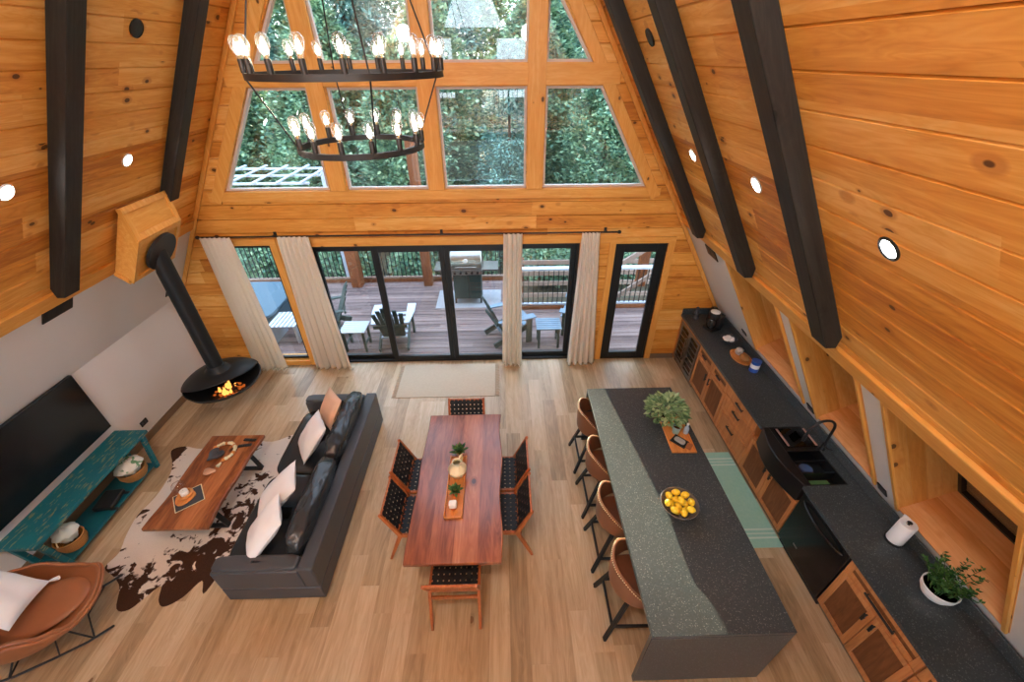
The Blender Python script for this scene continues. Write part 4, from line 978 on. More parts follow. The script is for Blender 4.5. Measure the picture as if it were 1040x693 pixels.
# wine cooler
t=thing('wine_cooler','stainless framed wine cooler at the far end of the units','wine cooler')
b=MB(); b.bb(XF+.002,XBK,5.03,5.80,.1,.876); b.build('cabinet_body',m_cab,t,smooth=0)
b=MB(); b.bb(XF+.03,XBK-.02,5.03,5.80,0,.099); b.build('plinth',m_base,t,smooth=0)
b=MB(); b.bb(XF-.02,XF,5.75,5.80,.1,.876); b.bb(XF-.02,XF,5.035,5.75,.83,.876); b.build('timber_surround',m_cab,t,smooth=0)
for (a,c) in ((5.04,5.39),(5.395,5.745)):
    b=MB(); f=.04; b.bb(XF-.03,XF,a,a+f,.12,.826); b.bb(XF-.03,XF,c-f,c,.12,.826); b.bb(XF-.03,XF,a+f,c-f,.786,.826); b.bb(XF-.03,XF,a+f,c-f,.12,.16)
    o=b.build('door',m_steel,t,bevel=.002,seg=1)
    b=MB(); b.bb(XF-.012,XF-.004,a+f,c-f,.16,.786); b.build('pane',m_dw,o,smooth=0)
    b=MB()
    for k in range(6): b.bb(XF-.02,XF-.013,a+f+.01,c-f-.01,.2+k*.098,.222+k*.098)
    b.build('shelf_fronts',m_steel,o,smooth=0)
    h=MB(); h.bar((XF-.055,c-.03 if a<5.2 else a+.03,.3),(XF-.055,c-.03 if a<5.2 else a+.03,.7),.014,.014); h.bb(XF-.055,XF-.03,(c-.036 if a<5.2 else a+.024),(c-.024 if a<5.2 else a+.036),.32,.335); h.bb(XF-.055,XF-.03,(c-.036 if a<5.2 else a+.024),(c-.024 if a<5.2 else a+.036),.665,.68); h.build('handle',m_steel,o)
t=thing('base_cabinet','timber base cabinet with two drawers over two panelled doors, beside the wine cooler','cabinet'); carcass(t,4.10,5.03)
front('drawer',t,4.565,5.03,.69,.87); front('drawer',t,4.10,4.565,.69,.87)
front('door',t,4.565,5.03,.12,.685,4.62,.55,False); front('door',t,4.10,4.565,.12,.685,4.51,.55,False)
t=thing('base_cabinet','timber base cabinet of three drawers between sink and two door cabinet','cabinet'); carcass(t,3.37,4.10)
front('drawer',t,3.37,4.10,.715,.87,panel=False,L_=.17); front('drawer',t,3.37,4.10,.45,.71,hz=.64,L_=.17,pm=m_cab); front('drawer',t,3.37,4.10,.12,.445,hz=.37,L_=.17,pm=m_cab)
t=thing('base_cabinet','timber sink cabinet with two doors below the black apron sink','cabinet'); carcass(t,2.46,3.37,.66)
front('door',t,2.915,3.37,.12,.66,2.965,.57,False); front('door',t,2.46,2.915,.12,.66,2.865,.57,False)
t=thing('dishwasher','black dishwasher with a bowed handle between sink and near cabinet','dishwasher')
b=MB(); b.bb(XF+.002,XBK,1.79,2.45,.1,.876); b.build('body',m_black,t,smooth=0)
b=MB(); b.bb(XF-.035,XF,1.795,2.445,.13,.872); o=b.build('door',m_dw,t,bevel=.008)
b=MB(); b.tube([(XF-.036,1.85,.80)]+[(XF-.05-.035*sin(pi*i/12),1.85+.54*i/12,.80) for i in range(1,12)]+[(XF-.036,2.39,.80)],.014,10); b.build('handle',m_dw,o)
b=MB(); b.bb(XF-.0375,XF-.0352,2.19,2.25,.28,.298); b.build('badge',m_steel,o,smooth=0)
b=MB(); b.bb(XF+.03,XBK-.02,1.79,2.45,0,.099); b.build('kick_plate',m_black,t,smooth=0)
t=thing('base_cabinet','near timber base cabinet with one wide drawer over two panelled doors','cabinet'); carcass(t,1.03,1.785)
front('drawer',t,1.03,1.785,.705,.87,hy=1.40,L_=.3); front('door',t,1.405,1.785,.12,.70,1.445,.6,False,L_=.09); front('door',t,1.03,1.405,.12,.70,1.36,.6,False,L_=.09)
t=thing('base_cabinet','timber base cabinet nearest the viewer, cut by the picture edge','cabinet'); carcass(t,.25,1.025)
front('drawer',t,.25,1.025,.705,.87,L_=.3); front('drawer',t,.25,1.025,.42,.70,L_=.3); front('drawer',t,.25,1.025,.12,.415,L_=.3)
# worktop with cut out
SY0,SY1=2.48,3.27
t=thing('worktop','long speckled black granite worktop with backsplash along the right wall','worktop')
b=MB(); WX0,WX1=2.945,3.58
b.bb(WX0,WX1,SY1,5.82,.88,.92); b.bb(WX0,WX1,-.3,SY0,.88,.92); b.bb(3.40,WX1,SY0,SY1,.88,.92); b.build('slab',m_gran,t,smooth=0)
b=MB(); b.bb(3.503,3.522,-.3,5.82,.921,1.025); b.bb(2.95,3.502,5.80,5.82,.921,1.025); b.build('backsplash',m_gran,t,bevel=.002,seg=1)
# apron sink
t=thing('apron_sink','black apron front sink with bowed front set in the worktop','sink')
b=MB(); n=24
def bow(y): u=(y-SY0)/(SY1-SY0); return 2.955-.085*sin(pi*u)
ys=[SY0+.003+(SY1-SY0-.006)*i/n for i in range(n+1)]
poly=[(bow(y),y) for y in ys]+[(3.02,ys[-1]),(3.02,ys[0])]
b.prism(poly,.675,.926); b.build('apron',m_sink,t,bevel=.008,smooth=30)
x0,x1,y0,y1,zb_,zt_=3.021,3.398,SY0+.003,SY1-.003,.78,.918; w=.012
b=MB(); b.bb(x0,x1,y0,y1,zb_,zb_+w); b.bb(x0,x0+w,y0,y1,zb_+w,zt_); b.bb(x1-w,x1,y0,y1,zb_+w,zt_); b.bb(x0+w,x1-w,y0,y0+w,zb_+w,zt_); b.bb(x0+w,x1-w,y1-w,y1,zb_+w,zt_); b.build('basin',m_sink,t,smooth=0)
b=MB(); b.bb(x0+w,x1-w,2.925,3.25,.895,.915); b.build('drainer_cover',m_sink,t,bevel=.003,seg=1)
for yy in (2.80,2.65):
    b=MB(); b.bb(x0+w,x1-w,yy-.008,yy+.008,(.793 if yy<2.7 else .86),.9); b.build('divider',m_sink,t,smooth=0)
t=thing('glass_cutting_board','smoked glass cutting board with two copper rails over the sink drainer','cutting board',(3.2,3.095,.928))
b=MB(); b.bb(-.14,.2,-.13,.13,.0,.008); b.build('board',glass('smoked_glass',(.35,.37,.4),1.5),t,smooth=0)
m_copper=plain('copper_bar',(206,160,146),.35,.6,.5,.05)
for xx in (-.135,.175):
    b=MB(); b.bb(xx,xx+.022,-.125,.125,.009,.02); b.build('rail',m_copper,t,bevel=.002,seg=1)
for k in range(5):
    o=MB().lathe([(0,0),(.034,0),(.06,.012),(.062,.015),(.033,.006),(0,.006)],n=30).build('plate',plain('dark_blue_glaze',(72,92,130),.25),loc=(3.13,2.725,.794+k*.016)) if k==0 else o.copy()
    if k: COL.objects.link(o); o.location=(3.13+.003*k,2.725,.794+k*.016)
    tag(o,'dark blue plate stacked in the middle sink compartment','plate','plates stacked in the sink')
o=MB().bb(-.12,.12,-.055,.055,0,.02).build('folded_cloth',plain('green_cloth',(100,150,104),.9,0,.2,.2,30),bevel=.006,loc=(3.2,2.565,.794)); tag(o,'folded green dishcloth in the near sink compartment','cloth')
# tap
t=thing('kitchen_tap','black gooseneck pull down tap behind the sink','tap',(3.427,2.94,.9215),radians(4))
b=MB(); b.lathe([(0,0),(.03,0),(.03,.012),(.02,.03),(.018,.09),(0,.09)],n=24); b.build('base',m_black,t)
b=MB(); b.tube([(0,0,.08),(0,0,.3)]+[(-.14+.14*cos(pi*i/14),0,.3+.14*sin(pi*i/14)) for i in range(1,15)]+[(-.282,0,.25)],.0135,12); b.build('spout',m_black,t)
b=MB(); b.cyl((-.282,0,.25),(-.286,0,.16),.017,.015,18); b.build('spray_head',m_black,t)
b=MB(); b.tube([(.0,-.018,.05),(0,-.06,.065),(0,-.1,.09)],[.008,.008,.006],8); b.build('lever',m_black,t)
# things on the worktop
ZW=.9215
t=thing('coffee_maker','black drip coffee maker with a pale lid in the far counter corner','coffee maker',(3.25,5.36,ZW),radians(20))
b=MB(); superbox(b,-.11,.11,-.1,.1,.006,.037,8,0,8); b.build('base',m_black,t)
b=MB(); superbox(b,.02,.11,-.1,.1,.03,.27,8,0,8); b.build('tower',m_black,t)
b=MB(); b.lathe([(0,.2),(.075,.2),(.085,.25),(.085,.3),(0,.3)],c=(-.02,0,0)); b.build('filter_housing',m_black,t)
b=MB(); b.lathe([(0,.301),(.07,.301),(.072,.312),(.05,.322),(0,.324)],c=(-.02,0,0)); b.build('lid',m_white,t)
b=MB(); b.lathe([(0,.037),(.055,.037),(.075,.08),(.07,.14),(.045,.175),(.05,.185),(0,.185)],c=(-.035,0,0)); b.build('carafe',plain('smoked_carafe',(40,36,34),.1),t)
b=MB(); b.tube([(-.09,-.05,.165),(-.13,-.085,.15),(-.13,-.085,.09),(-.1,-.06,.07)],.009,8); b.build('handle',m_black,t)
t=thing('kettle','dark electric kettle standing beside the coffee maker','kettle',(3.36,5.62,ZW))
b=MB(); b.lathe([(0,0),(.085,0),(.085,.02),(.075,.03),(.08,.06),(.06,.2),(.045,.215),(0,.22)]); b.build('body',m_black,t)
b=MB(); b.tube([(0,-.05,.2),(0,-.12,.19),(0,-.13,.1),(0,-.075,.06)],.01,8); b.build('handle',m_black,t); b=MB(); b.lathe([(0,.221),(.012,.221),(.014,.24),(0,.242)]); b.build('knob',m_steel,t)
t=thing('stone_figurine','small dark grey stacked stone figurine at the counter end','figurine',(3.12,5.68,ZW))
b=MB(); b.lathe([(0,0),(.045,0),(.05,.02),(.03,.05),(.042,.075),(.046,.1),(.025,.125),(.018,.14),(.03,.16),(.03,.185),(.012,.205),(0,.21)],n=20); b.build('body',m_stone,t)
b=MB(); b.ell((-.045,0,.105),(.022,.016,.014)); b.ell((.045,0,.1),(.022,.016,.014)); b.build('arms',m_stone,t)
t=thing('serving_bowl','dark bowl holding crumpled white napkins on the far counter','bowl',(3.33,4.98,ZW))
b=MB(); b.lathe([(0,0),(.06,0),(.1,.03),(.125,.075),(.12,.077),(.095,.037),(.055,.01),(0,.01)],n=36); b.build('body',m_stone,t)
for k in range(5):
    a=k*1.26; b=MB(); b.grid(lambda u,v:tuple(Vector((.045*cos(a),.045*sin(a),.062))+Vector((cos(2*pi*u)*cos(pi*(v-.5))*.045,sin(2*pi*u)*cos(pi*(v-.5))*.04,.022*sin(pi*(v-.5))))*(1+.35*noise.noise(Vector((u*6+k,v*5,k))))),16,10,wu=True); b.build('napkin',m_white,t)
t=thing('bread_tray','oval wicker rimmed wooden tray beneath wrapped bread','tray',(3.33,4.58,ZW),radians(6))
b=MB(); b.lathe([(0,0),(.9,0),(1,.02),(.96,.022),(.88,.008),(0,.008)],n=44,M=Matrix.Diagonal((.125,.19,1.3,1))); b.build('base',m_board,t)
t=thing('bread_loaf','brown crusty loaf on the wicker rimmed tray','bread',(3.345,4.52,ZW+.0125))
b=MB(); b.grid(lambda u,v:((.06+.01*noise.noise(Vector((u*5,v*4,1))))*max(.02,cos(pi*(v-.5)))**.8*cos(2*pi*u),.085*max(.02,cos(pi*(v-.5)))**.8*sin(2*pi*u),.042+.042*sin(pi*(v-.5))),28,14,wu=True); b.build('crust',plain('bread_crust',(156,110,64),.8,0,.2,.25,20),t)
t=thing('paper_bag','crumpled pale grey paper bag on the far end of the bread tray','bag',(3.335,4.665,ZW+.0125))
b=MB(); b.grid(lambda u,v:tuple(Vector((.05*cos(2*pi*u)*max(.03,cos(pi*(v-.5)))**.6,.06*sin(2*pi*u)*max(.03,cos(pi*(v-.5)))**.6,0))*(1+.3*noise.noise(Vector((u*9,v*6,4))))+Vector((0,0,.05+.05*sin(pi*(v-.5))))),28,14,wu=True); b.build('bag_body',plain('grey_paper',(178,172,170),.8),t,smooth=20)
t=thing('coffee_tin','blue and white banded tin with blue lid by the first window sill','tin',(3.37,4.3,ZW))
m_blue=plain('cobalt_blue',(48,92,178),.35,0,.5,.08)
b=MB(); b.lathe([(0,0),(.058,0),(.058,.06)],n=30); b.build('lower_band',m_blue,t); b=MB(); b.lathe([(.0585,.0605),(.0585,.12)],n=30); b.build('label_band',m_white,t); b=MB(); b.lathe([(.058,.1205),(.058,.15),(0,.15)],n=30); b.build('upper_band',m_blue,t)
b=MB(); b.lathe([(0,.151),(.061,.151),(.061,.166),(0,.168)],n=30); b.build('lid',m_blue,t)
t=thing('paper_towel_roll','white paper towel roll on a black stand by the near window','paper towel',(3.4,1.91,ZW))
b=MB(); b.lathe([(0,0),(.075,0),(.075,.012),(0,.012)],n=30); b.build('base',m_black,t)
b=MB(); b.lathe([(.02,.014),(.062,.014),(.064,.02),(.064,.245),(.062,.25),(.02,.25),(.02,.014)],n=40); o=b.build('roll',m_white,t)
b=MB(); b.grid(lambda u,v:(.0655*cos(.6+u*.9)*(1+.12*u*u),.0655*sin(.6+u*.9)*(1+.12*u*u),.015+v*(.235+.03*u)),8,4); o2=b.build('loose_sheet',m_white,t); md=o2.modifiers.new('s','SOLIDIFY'); md.thickness=.0012
b=MB(); b.cyl((0,0,.012),(0,0,.262),.008,n=12); b.ell((0,0,.266),(.02,.02,.008)); b.build('spindle',m_black,t)
t=thing('potted_plant','dark green leafy plant in a white bowl pot by the near window','plant',(3.35,1.46,ZW))
b=MB(); b.lathe([(0,0),(.055,0),(.085,.025),(.112,.08),(.118,.125),(.111,.126),(.105,.085),(.08,.04),(0,.03)],n=44); b.build('pot',m_white,t)
b=MB(); b.lathe([(0,.105),(.107,.105)],n=24); b.build('soil',m_soil,t)
stem=MB(); lf=MB(); q=random.Random(9)
for i in range(30):
    a=q.random()*2*pi; r=.02+.06*q.random(); tip=Vector((cos(a)*(.05+.13*q.random()),sin(a)*(.06+.14*q.random()),.2+.17*q.random())); p0=Vector((r*cos(a),r*sin(a),.105)); 
    tip.z+=.05; tip.x=min(tip.x,.02 if tip.z<.3 else .16)
    mid=(p0+tip)/2+Vector((0,0,.04)); stem.tube([p0,mid,tip],[.003,.0025,.001],5)
    for k in range(16):
        s=.2+.8*k/15; p=p0.lerp(mid,s*2) if s<.5 else mid.lerp(tip,s*2-1); an=q.random()*6.28
        d=Vector((cos(an),sin(an),.35+.4*q.random())).normalized(); sd=d.cross(Vector((0,0,1))).normalized(); L_=.026+.03*(1-s)*q.random()+.008; w=L_*.5
        if p.z<.28 and p.x+d.x*L_>.08: d.x=-abs(d.x)
        lf.add([p,p+d*L_*.5+sd*w*.5,p+d*L_,p+d*L_*.5-sd*w*.5,p+d*L_*.5-Vector((0,0,.003))],[(0,1,4),(1,2,4),(2,3,4),(3,0,4)])
stem.build('stems',m_leaf,t); lf.build('foliage',leafmat('dark_leaf',[(28,66,34),(58,104,50),(104,146,80)],14),t,smooth=0)
# outlets on the right plaster strips
def plate(name,label,cat,side,y,z,w,h,kids=True):
    t=thing(name,label,cat); M=slopeM(side); s=-1 if side>0 else 1; L0=z*Q
    b=MB(); b.bb(y-w/2,y+w/2,L0-h/2,L0+h/2,min(-s*.004*0,s*.01),max(0,s*.01)); b.v=[tuple(M@Vector(p)) for p in b.v]; b.build('cover_plate',m_black,t,smooth=0)
    b=MB()
    for k in (-1,1): b.bb(y+k*w*.22-w*.13,y+k*w*.22+w*.13,L0-h*.28,L0+h*.28,min(s*.0095,s*.012),max(s*.0095,s*.012))
    b.v=[tuple(M@Vector(p)) for p in b.v]; b.build('inserts',m_stone if kids else m_frame,t,smooth=0)
    return t
plate('wall_outlet','black wall outlet on the far white plaster strip above the tray','outlet',1,4.82,1.2,.11,.07)
plate('wall_outlet','black wall outlet on the plaster strip between far and middle windows','outlet',1,3.31,1.17,.1,.1)
plate('wall_outlet','black wall outlet on the plaster strip between middle and near windows','outlet',1,2.25,1.17,.1,.1)
plate('air_vent','black slotted air vent high on the left plaster slope','vent',-1,3.68,2.4,.34,.17,False)
plate('air_vent','small black air vent under the nosing near the gable wall','vent',1,5.02,2.33,.3,.15,False)
plate('light_switch','small black switch on the plaster behind the stove pipe','switch',-1,5.5,1.62,.07,.1)
# ---------------------------------------------------------------- round speakers and downlights in the slopes
m_led=emit('led_disc',(1,.98,.95),110)
def disc(name,label,cat,side,y,z,r,lit,group=None):
    t=thing(name,label,cat,group=group); s=sp_(side,y,z); n=Vector((-side,0,-K))/Q
    z0=Vector((0,0,1)); rot=z0.rotation_difference(n).to_matrix().to_4x4(); M=Matrix.Translation(s+n*.001)@rot
    b=MB()
    if lit: b.lathe([(r*.82,0),(r*1.1,0),(r*1.1,.006),(r*.95,.012),(r*.82,.008)],n=36,M=M); b.build('trim_ring',m_frame if y<2.2 and side>0 else m_white,t)
    else: b.lathe([(0,.01),(r*.9,.012),(r,.008),(r,0)],n=40,M=M); b.build('grille',m_black,t); b=MB(); b.lathe([(r*1.0,0),(r*1.06,0),(r*1.06,.012),(r*1.0,.014)],n=40,M=M); b.build('rim',m_black,t)
    if lit: b=MB(); b.lathe([(0,.004),(r*.815,.004)],n=28,M=M); b.build('diffuser',m_led,t)
    return t
G='recessed downlights in the sloping ceiling'
disc('downlight','recessed round downlight on the left slope near the picture edge','light',-1,3.25,3.64,.062,True,G)
disc('downlight','recessed round downlight on the left slope between the two beams','light',-1,4.47,3.63,.062,True,G)
disc('downlight','large recessed round downlight on the right slope nearest the viewer','light',1,1.89,3.66,.062,True,G)
disc('downlight','recessed round downlight on the right slope between middle and near beams','light',1,3.17,3.65,.062,True,G)
disc('downlight','recessed round downlight on the right slope between far and middle beams','light',1,4.42,3.63,.062,True,G)
for s,y in ((-1,2.0),(-1,.6),(1,.6)): disc('downlight',f'recessed round downlight on the {"left" if s<0 else "right"} slope beside the loft at {"front" if y>1 else "rear"}','light',s,y,3.64,.062,True,G)
disc('ceiling_speaker','black round speaker grille high on the left slope','speaker',-1,4.45,4.67,.072,False)
disc('ceiling_speaker','black round speaker grille high on the right slope behind the middle beam','speaker',1,4.5,4.59,.072,False)
# ---------------------------------------------------------------- chandelier
CXc,CYc=-.93,3.05; RU,RL=.565,.395; ZU,ZL=4.35,3.945
t=thing('chandelier','two tier black ring chandelier with clear glowing bulbs','chandelier',(CXc,CYc,0))
def ring(R,z,nm,h=.034):
    b=MB(); b.lathe([(R-.012,0),(R+.012,0),(R+.012,h),(R-.012,h),(R-.012,0)],n=96,c=(0,0,z)); b.v=b.v; return b.build(nm,m_black,t,smooth=30,merge=True)
ring(RU,ZU,'upper_ring'); ring(RL,ZL,'lower_ring')
m_bulbg=glass('bulb_glass',(.98,.97,.94),2.2)
def _frost(m):
    nt=m.node_tree; out=[n for n in nt.nodes if n.type=='OUTPUT_MATERIAL'][0]; src=out.inputs[0].links[0].from_socket
    tl=nt.nodes.new('ShaderNodeBsdfTranslucent'); tl.inputs[0].default_value=(.9,.9,.9,1); lw=nt.nodes.new('ShaderNodeLayerWeight'); lw.inputs[0].default_value=.35; mul=nt.nodes.new('ShaderNodeMath'); mul.operation='MULTIPLY_ADD'; mul.inputs[1].default_value=.3; mul.inputs[2].default_value=.01
    nt.links.new(lw.outputs[1],mul.inputs[0]); mx=nt.nodes.new('ShaderNodeMixShader'); nt.links.new(mul.outputs[0],mx.inputs[0]); nt.links.new(src,mx.inputs[1]); nt.links.new(tl.outputs[0],mx.inputs[2]); nt.links.new(mx.outputs[0],out.inputs[0])
_frost(m_bulbg); m_fil=emit('filament',(1,.95,.88),14); m_brass=plain('brass_cap',(170,140,90),.3,.9)
sb=MB(); sb.lathe([(0,0),(.0165,0),(.0165,.062),(.014,.066),(0,.066)],n=16)
bb_=MB(); prof=[(.012,.064),(.014,.076),(.021,.094),(.029,.115),(.033,.135),(.031,.152),(.021,.167),(.008,.173),(0,.174)]
bb_.lathe(prof,n=18,mi=0)
for k in range(4):
    a=k*pi/2+.4; bb_.tube([(.006*cos(a),.006*sin(a),.085),(.012*cos(a),.012*sin(a),.112),(.007*cos(a),.007*sin(a),.14)],.0014,5,1)
bb_.cyl((0,0,.066),(0,0,.088),.006,.003,10,2)
first=None
for R,z,n,ph in ((RU,ZU+.034,18,.09),(RL,ZL+.034,14,.2)):
    for i in range(n):
        a=2*pi*i/n+ph; loc=(R*cos(a),R*sin(a),z)
        if first is None:
            s=sb.build('socket',m_black,t); g=bb_.build('bulb',[m_bulbg,m_fil,m_brass],s,smooth=60); first=(s,g); s.location=loc
        else:
            s=first[0].copy(); COL.objects.link(s); s.location=loc; g=first[1].copy(); COL.objects.link(g); g.parent=s
for k in range(4):
    a=radians(27+90*k)
    b=MB(); b.cyl((RU*cos(a),RU*sin(a),ZU+.034),(.03*cos(a),.03*sin(a),5.9),.005,n=8); b.build('rod',m_black,t)
    b=MB(); b.cyl((RU*cos(a),RU*sin(a),ZU-.001),(RL*cos(a),RL*sin(a),ZL+.034),.005,n=8); b.build('rod',m_black,t)
b=MB(); b.lathe([(0,5.88),(.045,5.88),(.05,5.93),(.012,5.96),(.012,8.05),(.06,8.06),(.06,8.1),(0,8.1)],n=20); b.build('hanger',m_black,t)
# ---------------------------------------------------------------- curtains
t=thing('curtain_rod','long black curtain rod above the sliding doors','curtain rod',(0,5.755,2.36))
b=MB(); b.cyl((-4.33,0,0),(1.68,0,0),.0125,n=14); b.build('rod',m_black,t)
for x in (-4.335,1.685):
    b=MB(); b.ell((x,0,0),(.03,.026,.026)); b.build('finial',m_black,t)
for x in (-3.28,-.89,1.5):
    b=MB(); b.bb(x-.012,x+.012,.0,.094,-.01,.012); b.bb(x-.02,x+.02,.078,.0945,-.04,.04); b.build('bracket',m_black,t,bevel=.002,seg=1)
def curtain(label,xt0,xt1,xb0,xb1,folds,seed):
    b=MB(); q=random.Random(seed); ph=[q.random()*6 for _ in range(4)]
    def fn(u,v):
        w=(1-v); x0=xt0+(xb0-xt0)*w; x1=xt1+(xb1-xt1)*w
        amp=.022+.026*w**.7; y=amp*sin(2*pi*folds*u+ph[0]+.5*sin(3*u+ph[1]+w))+.012*sin(2*pi*folds*.43*u+ph[2])*w
        x=x0+(x1-x0)*u+.012*sin(4*pi*folds*u+ph[3])*w
        z=.012+2.36*v+(.0 if v<.99 else 0)
        k=max(0,(v-.965)/.035); y=y*(1-.4*k)
        return (x,y,z)
    b.grid(fn,96,40); o=b.build('curtain',m_curt,None,smooth=80,loc=(0,5.70,0)); md=o.modifiers.new('s','SOLIDIFY'); md.thickness=.003
    return tag(o,label,'curtain','cream curtains on the black rod')
curtain('cream curtain left of the slim glass pane, beside the hanging fireplace',-4.28,-3.86,-4.33,-3.8,6,1)
curtain('cream curtain in front of the pine post at the left end of sliding doors',-3.19,-2.75,-3.27,-2.66,6,2)
curtain('narrow cream curtain over the sliding door, right of the grill',.01,.28,-.04,.29,4,3)
curtain('cream curtain between the sliding doors and narrow glass door',1.14,1.4,1.08,1.55,5,4)
# ---------------------------------------------------------------- outside: deck
m_deck=wood('weathered_deck',[(84,70,70),(118,98,96),(142,122,118)],0,.14,3.2,1,.7,.1,.2,16,.25,gap=.004)
m_post=wood('brown_post',[(84,46,26),(124,72,42),(150,94,58)],2,None,None,0,.6,.2)
m_railw=plain('weathered_rail',(150,128,116),.65,0,.3,.12)
m_pale=plain('pale_painted_wood',(178,186,200),.6,0,.3,.05)
m_adir=plain('slate_blue_paint',(110,130,148),.6,0,.3,.1)
m_adird=plain('dark_green_paint',(52,66,64),.6,0,.3,.1)
ZD=-.1
b=MB(); b.bb(-8,.1,YB+.19,9.4,ZD-.06,ZD); b.bb(.1,5.5,YB+.19,7.93,ZD-.06,ZD); b.bb(.1,5.5,7.93,7.96,ZD-.3,ZD); b.bb(.1,.13,7.96,9.4,ZD-.3,ZD); o=b.build('deck_floor',m_deck,smooth=0); groove(o,YB+.2,9.4,.14,.025,.006,.07,1,zface=ZD)
struct(o,'weathered timber deck boards outside the glass doors','deck')
m_ground=plain('forest_ground',(96,88,74),.95,0,.1,.35,2)
b=MB(); b.bb(-30,30,YR-20,60,-1.4,-1.3); struct(b.build('ground_outside',m_ground,smooth=0),'brown forest ground beyond the deck','ground')
def railing(label,x0,x1,y,ztop,sp,mats,cap=True):
    t=thing('deck_railing',label,'railing',(0,y,ZD))
    b=MB(); b.bb(x0,x1,-.07,.07,ztop,ztop+.04); b.build('top_rail',mats[0],t,bevel=.004,seg=1)
    b=MB(); b.bb(x0,x1,-.025,.025,.09,.13); b.build('bottom_rail',mats[0],t,smooth=0)
    b=MB(); b.bb(x0,x1,-.05,.05,.0,.07) ; b.build('kick_board',m_post,t,smooth=0)
    n=int((x1-x0)/sp); bal=None
    for i in range(n):
        xx=x0+.05+i*sp
        if bal is None: q=MB(); q.bb(-.009,.009,-.009,.009,.13,ztop); bal=q.build('baluster',m_black,t,smooth=0); bal.location=(xx,0,0)
        else: c=bal.copy(); COL.objects.link(c); c.location=(xx,0,0)
    return t
railing('far deck railing with black balusters in front of the trees',-8,.1,9.3,.98,.105,(m_railw,))
railing('nearer deck railing with a broad pale top board right of the grill',.16,5.4,7.85,.92,.105,(m_pale,))
t=thing('wooden_fence','low horizontal board fence beyond the nearer deck railing','fence',(0,10.2,-1.3))
for z in (.2,.56,.86,1.18): b=MB(); b.bb(.4,5.8,-.02,.02,z,z+.12); b.build('board',m_railw,t,smooth=0)
for x in (.5,2.6,4.7): b=MB(); b.bb(x-.05,x+.05,.021,.1,0,1.35); b.build('post',m_post,t,smooth=0)
def post(label,x,y,w,h,z=ZD):
    o=MB().bb(-w/2,w/2,-w/2,w/2,0,h).build('timber_post',m_post,bevel=.006,seg=1,loc=(x,y,z)); return tag(o,label,'post','brown timber posts on the deck')
post('brown timber deck post seen through the left sliding panel',-3.52,9.09,.24,3.2)
post('brown timber deck post seen beside the grill lid',-1.82,9.09,.2,3.2)
post('brown timber post behind the stair rails beyond narrow door',3.28,8.9,.2,2.9)
t=thing('stair_rail','two sloping timber stair handrails beyond the narrow glass door','handrail')
b=MB(); b.bar((2.35,8.55,-.45),(3.55,8.55,.46),.09,.06,0,(0,1,0)); b.build('lower_rail',m_railw,t,bevel=.003,seg=1)
b=MB(); b.bar((2.5,8.65,.44),(3.5,8.65,1.12),.11,.06,0,(0,1,0)); b.build('upper_rail',m_railw,t,bevel=.003,seg=1)
for x_,h_ in ((2.3,.5),(3.5,1.2)): b=MB(); b.bb(x_,x_+.1,8.5,8.62,-1.3,h_); b.build('newel_post',m_post,t,smooth=0)
# gas grill
t=thing('gas_grill','stainless gas grill with closed lid on the deck','grill',(-.79,8.3,ZD))
b=MB(); b.bb(-.3,.3,-.2,.24,.12,.72); b.build('cabinet',m_adird,t,bevel=.01)
for s in (-1,1): b=MB(); b.bb(s*.145-.14,s*.145+.14,-.222,-.201,.15,.7); b.build('door',m_adird,t,bevel=.004,seg=1)
b=MB(); b.bb(-.34,.34,-.26,.27,.721,.84); b.build('firebox',m_steel,t,bevel=.008)
b=MB(); n=12; pr=[(-.26,.845),(-.27,1.0),(-.2,1.14),(-.05,1.21),(.14,1.2),(.26,1.05),(.27,.845)]
vs=[(-.335,y,z) for y,z in pr]+[(.335,y,z) for y,z in pr]; k=len(pr); b.add(vs,[tuple(range(k)),tuple(range(2*k-1,k-1,-1))]+[(i,k+i,k+(i+1)%k,(i+1)%k) for i in range(k)]); b.build('lid',m_steel,t,bevel=.02,merge=True)
b=MB(); b.tube([(-.22,-.27,.93),(-.22,-.33,.93),(.22,-.33,.93),(.22,-.27,.93)],.012,8); b.build('lid_handle',m_steel,t)
b=MB(); b.cyl((0,-.262,1.05),(0,-.275,1.05),.045); b.build('thermometer',m_white,t)
for s in (-1,1): b=MB(); b.bb(min(s*.345,s*.68),max(s*.345,s*.68),-.24,.2,.80,.845); b.build('side_shelf',m_steel,t,bevel=.006)
for i in range(5): b=MB(); b.cyl((-.24+i*.12,-.262,.78),(-.24+i*.12,-.3,.78),.026,n=16); b.build('knob',m_black,t)
for sx_ in (-1,1):
    for sy_ in (-1,1): b=MB(); b.bb(sx_*.28-.02,sx_*.28+.02,sy_*.18+.02-.02,sy_*.18+.02+.02,.001,.119); b.build('leg',m_black,t,smooth=0)
o=MB().bb(-.72,.72,-.42,.42,0,.004).build('grill_mat',plain('grey_mat',(150,150,156),.9),loc=(-.79,8.33,ZD+.001)); 
t['__']=0; del t['__']; t.location.z=ZD+.006; tag(o,'pale grey mat under the gas grill','mat')
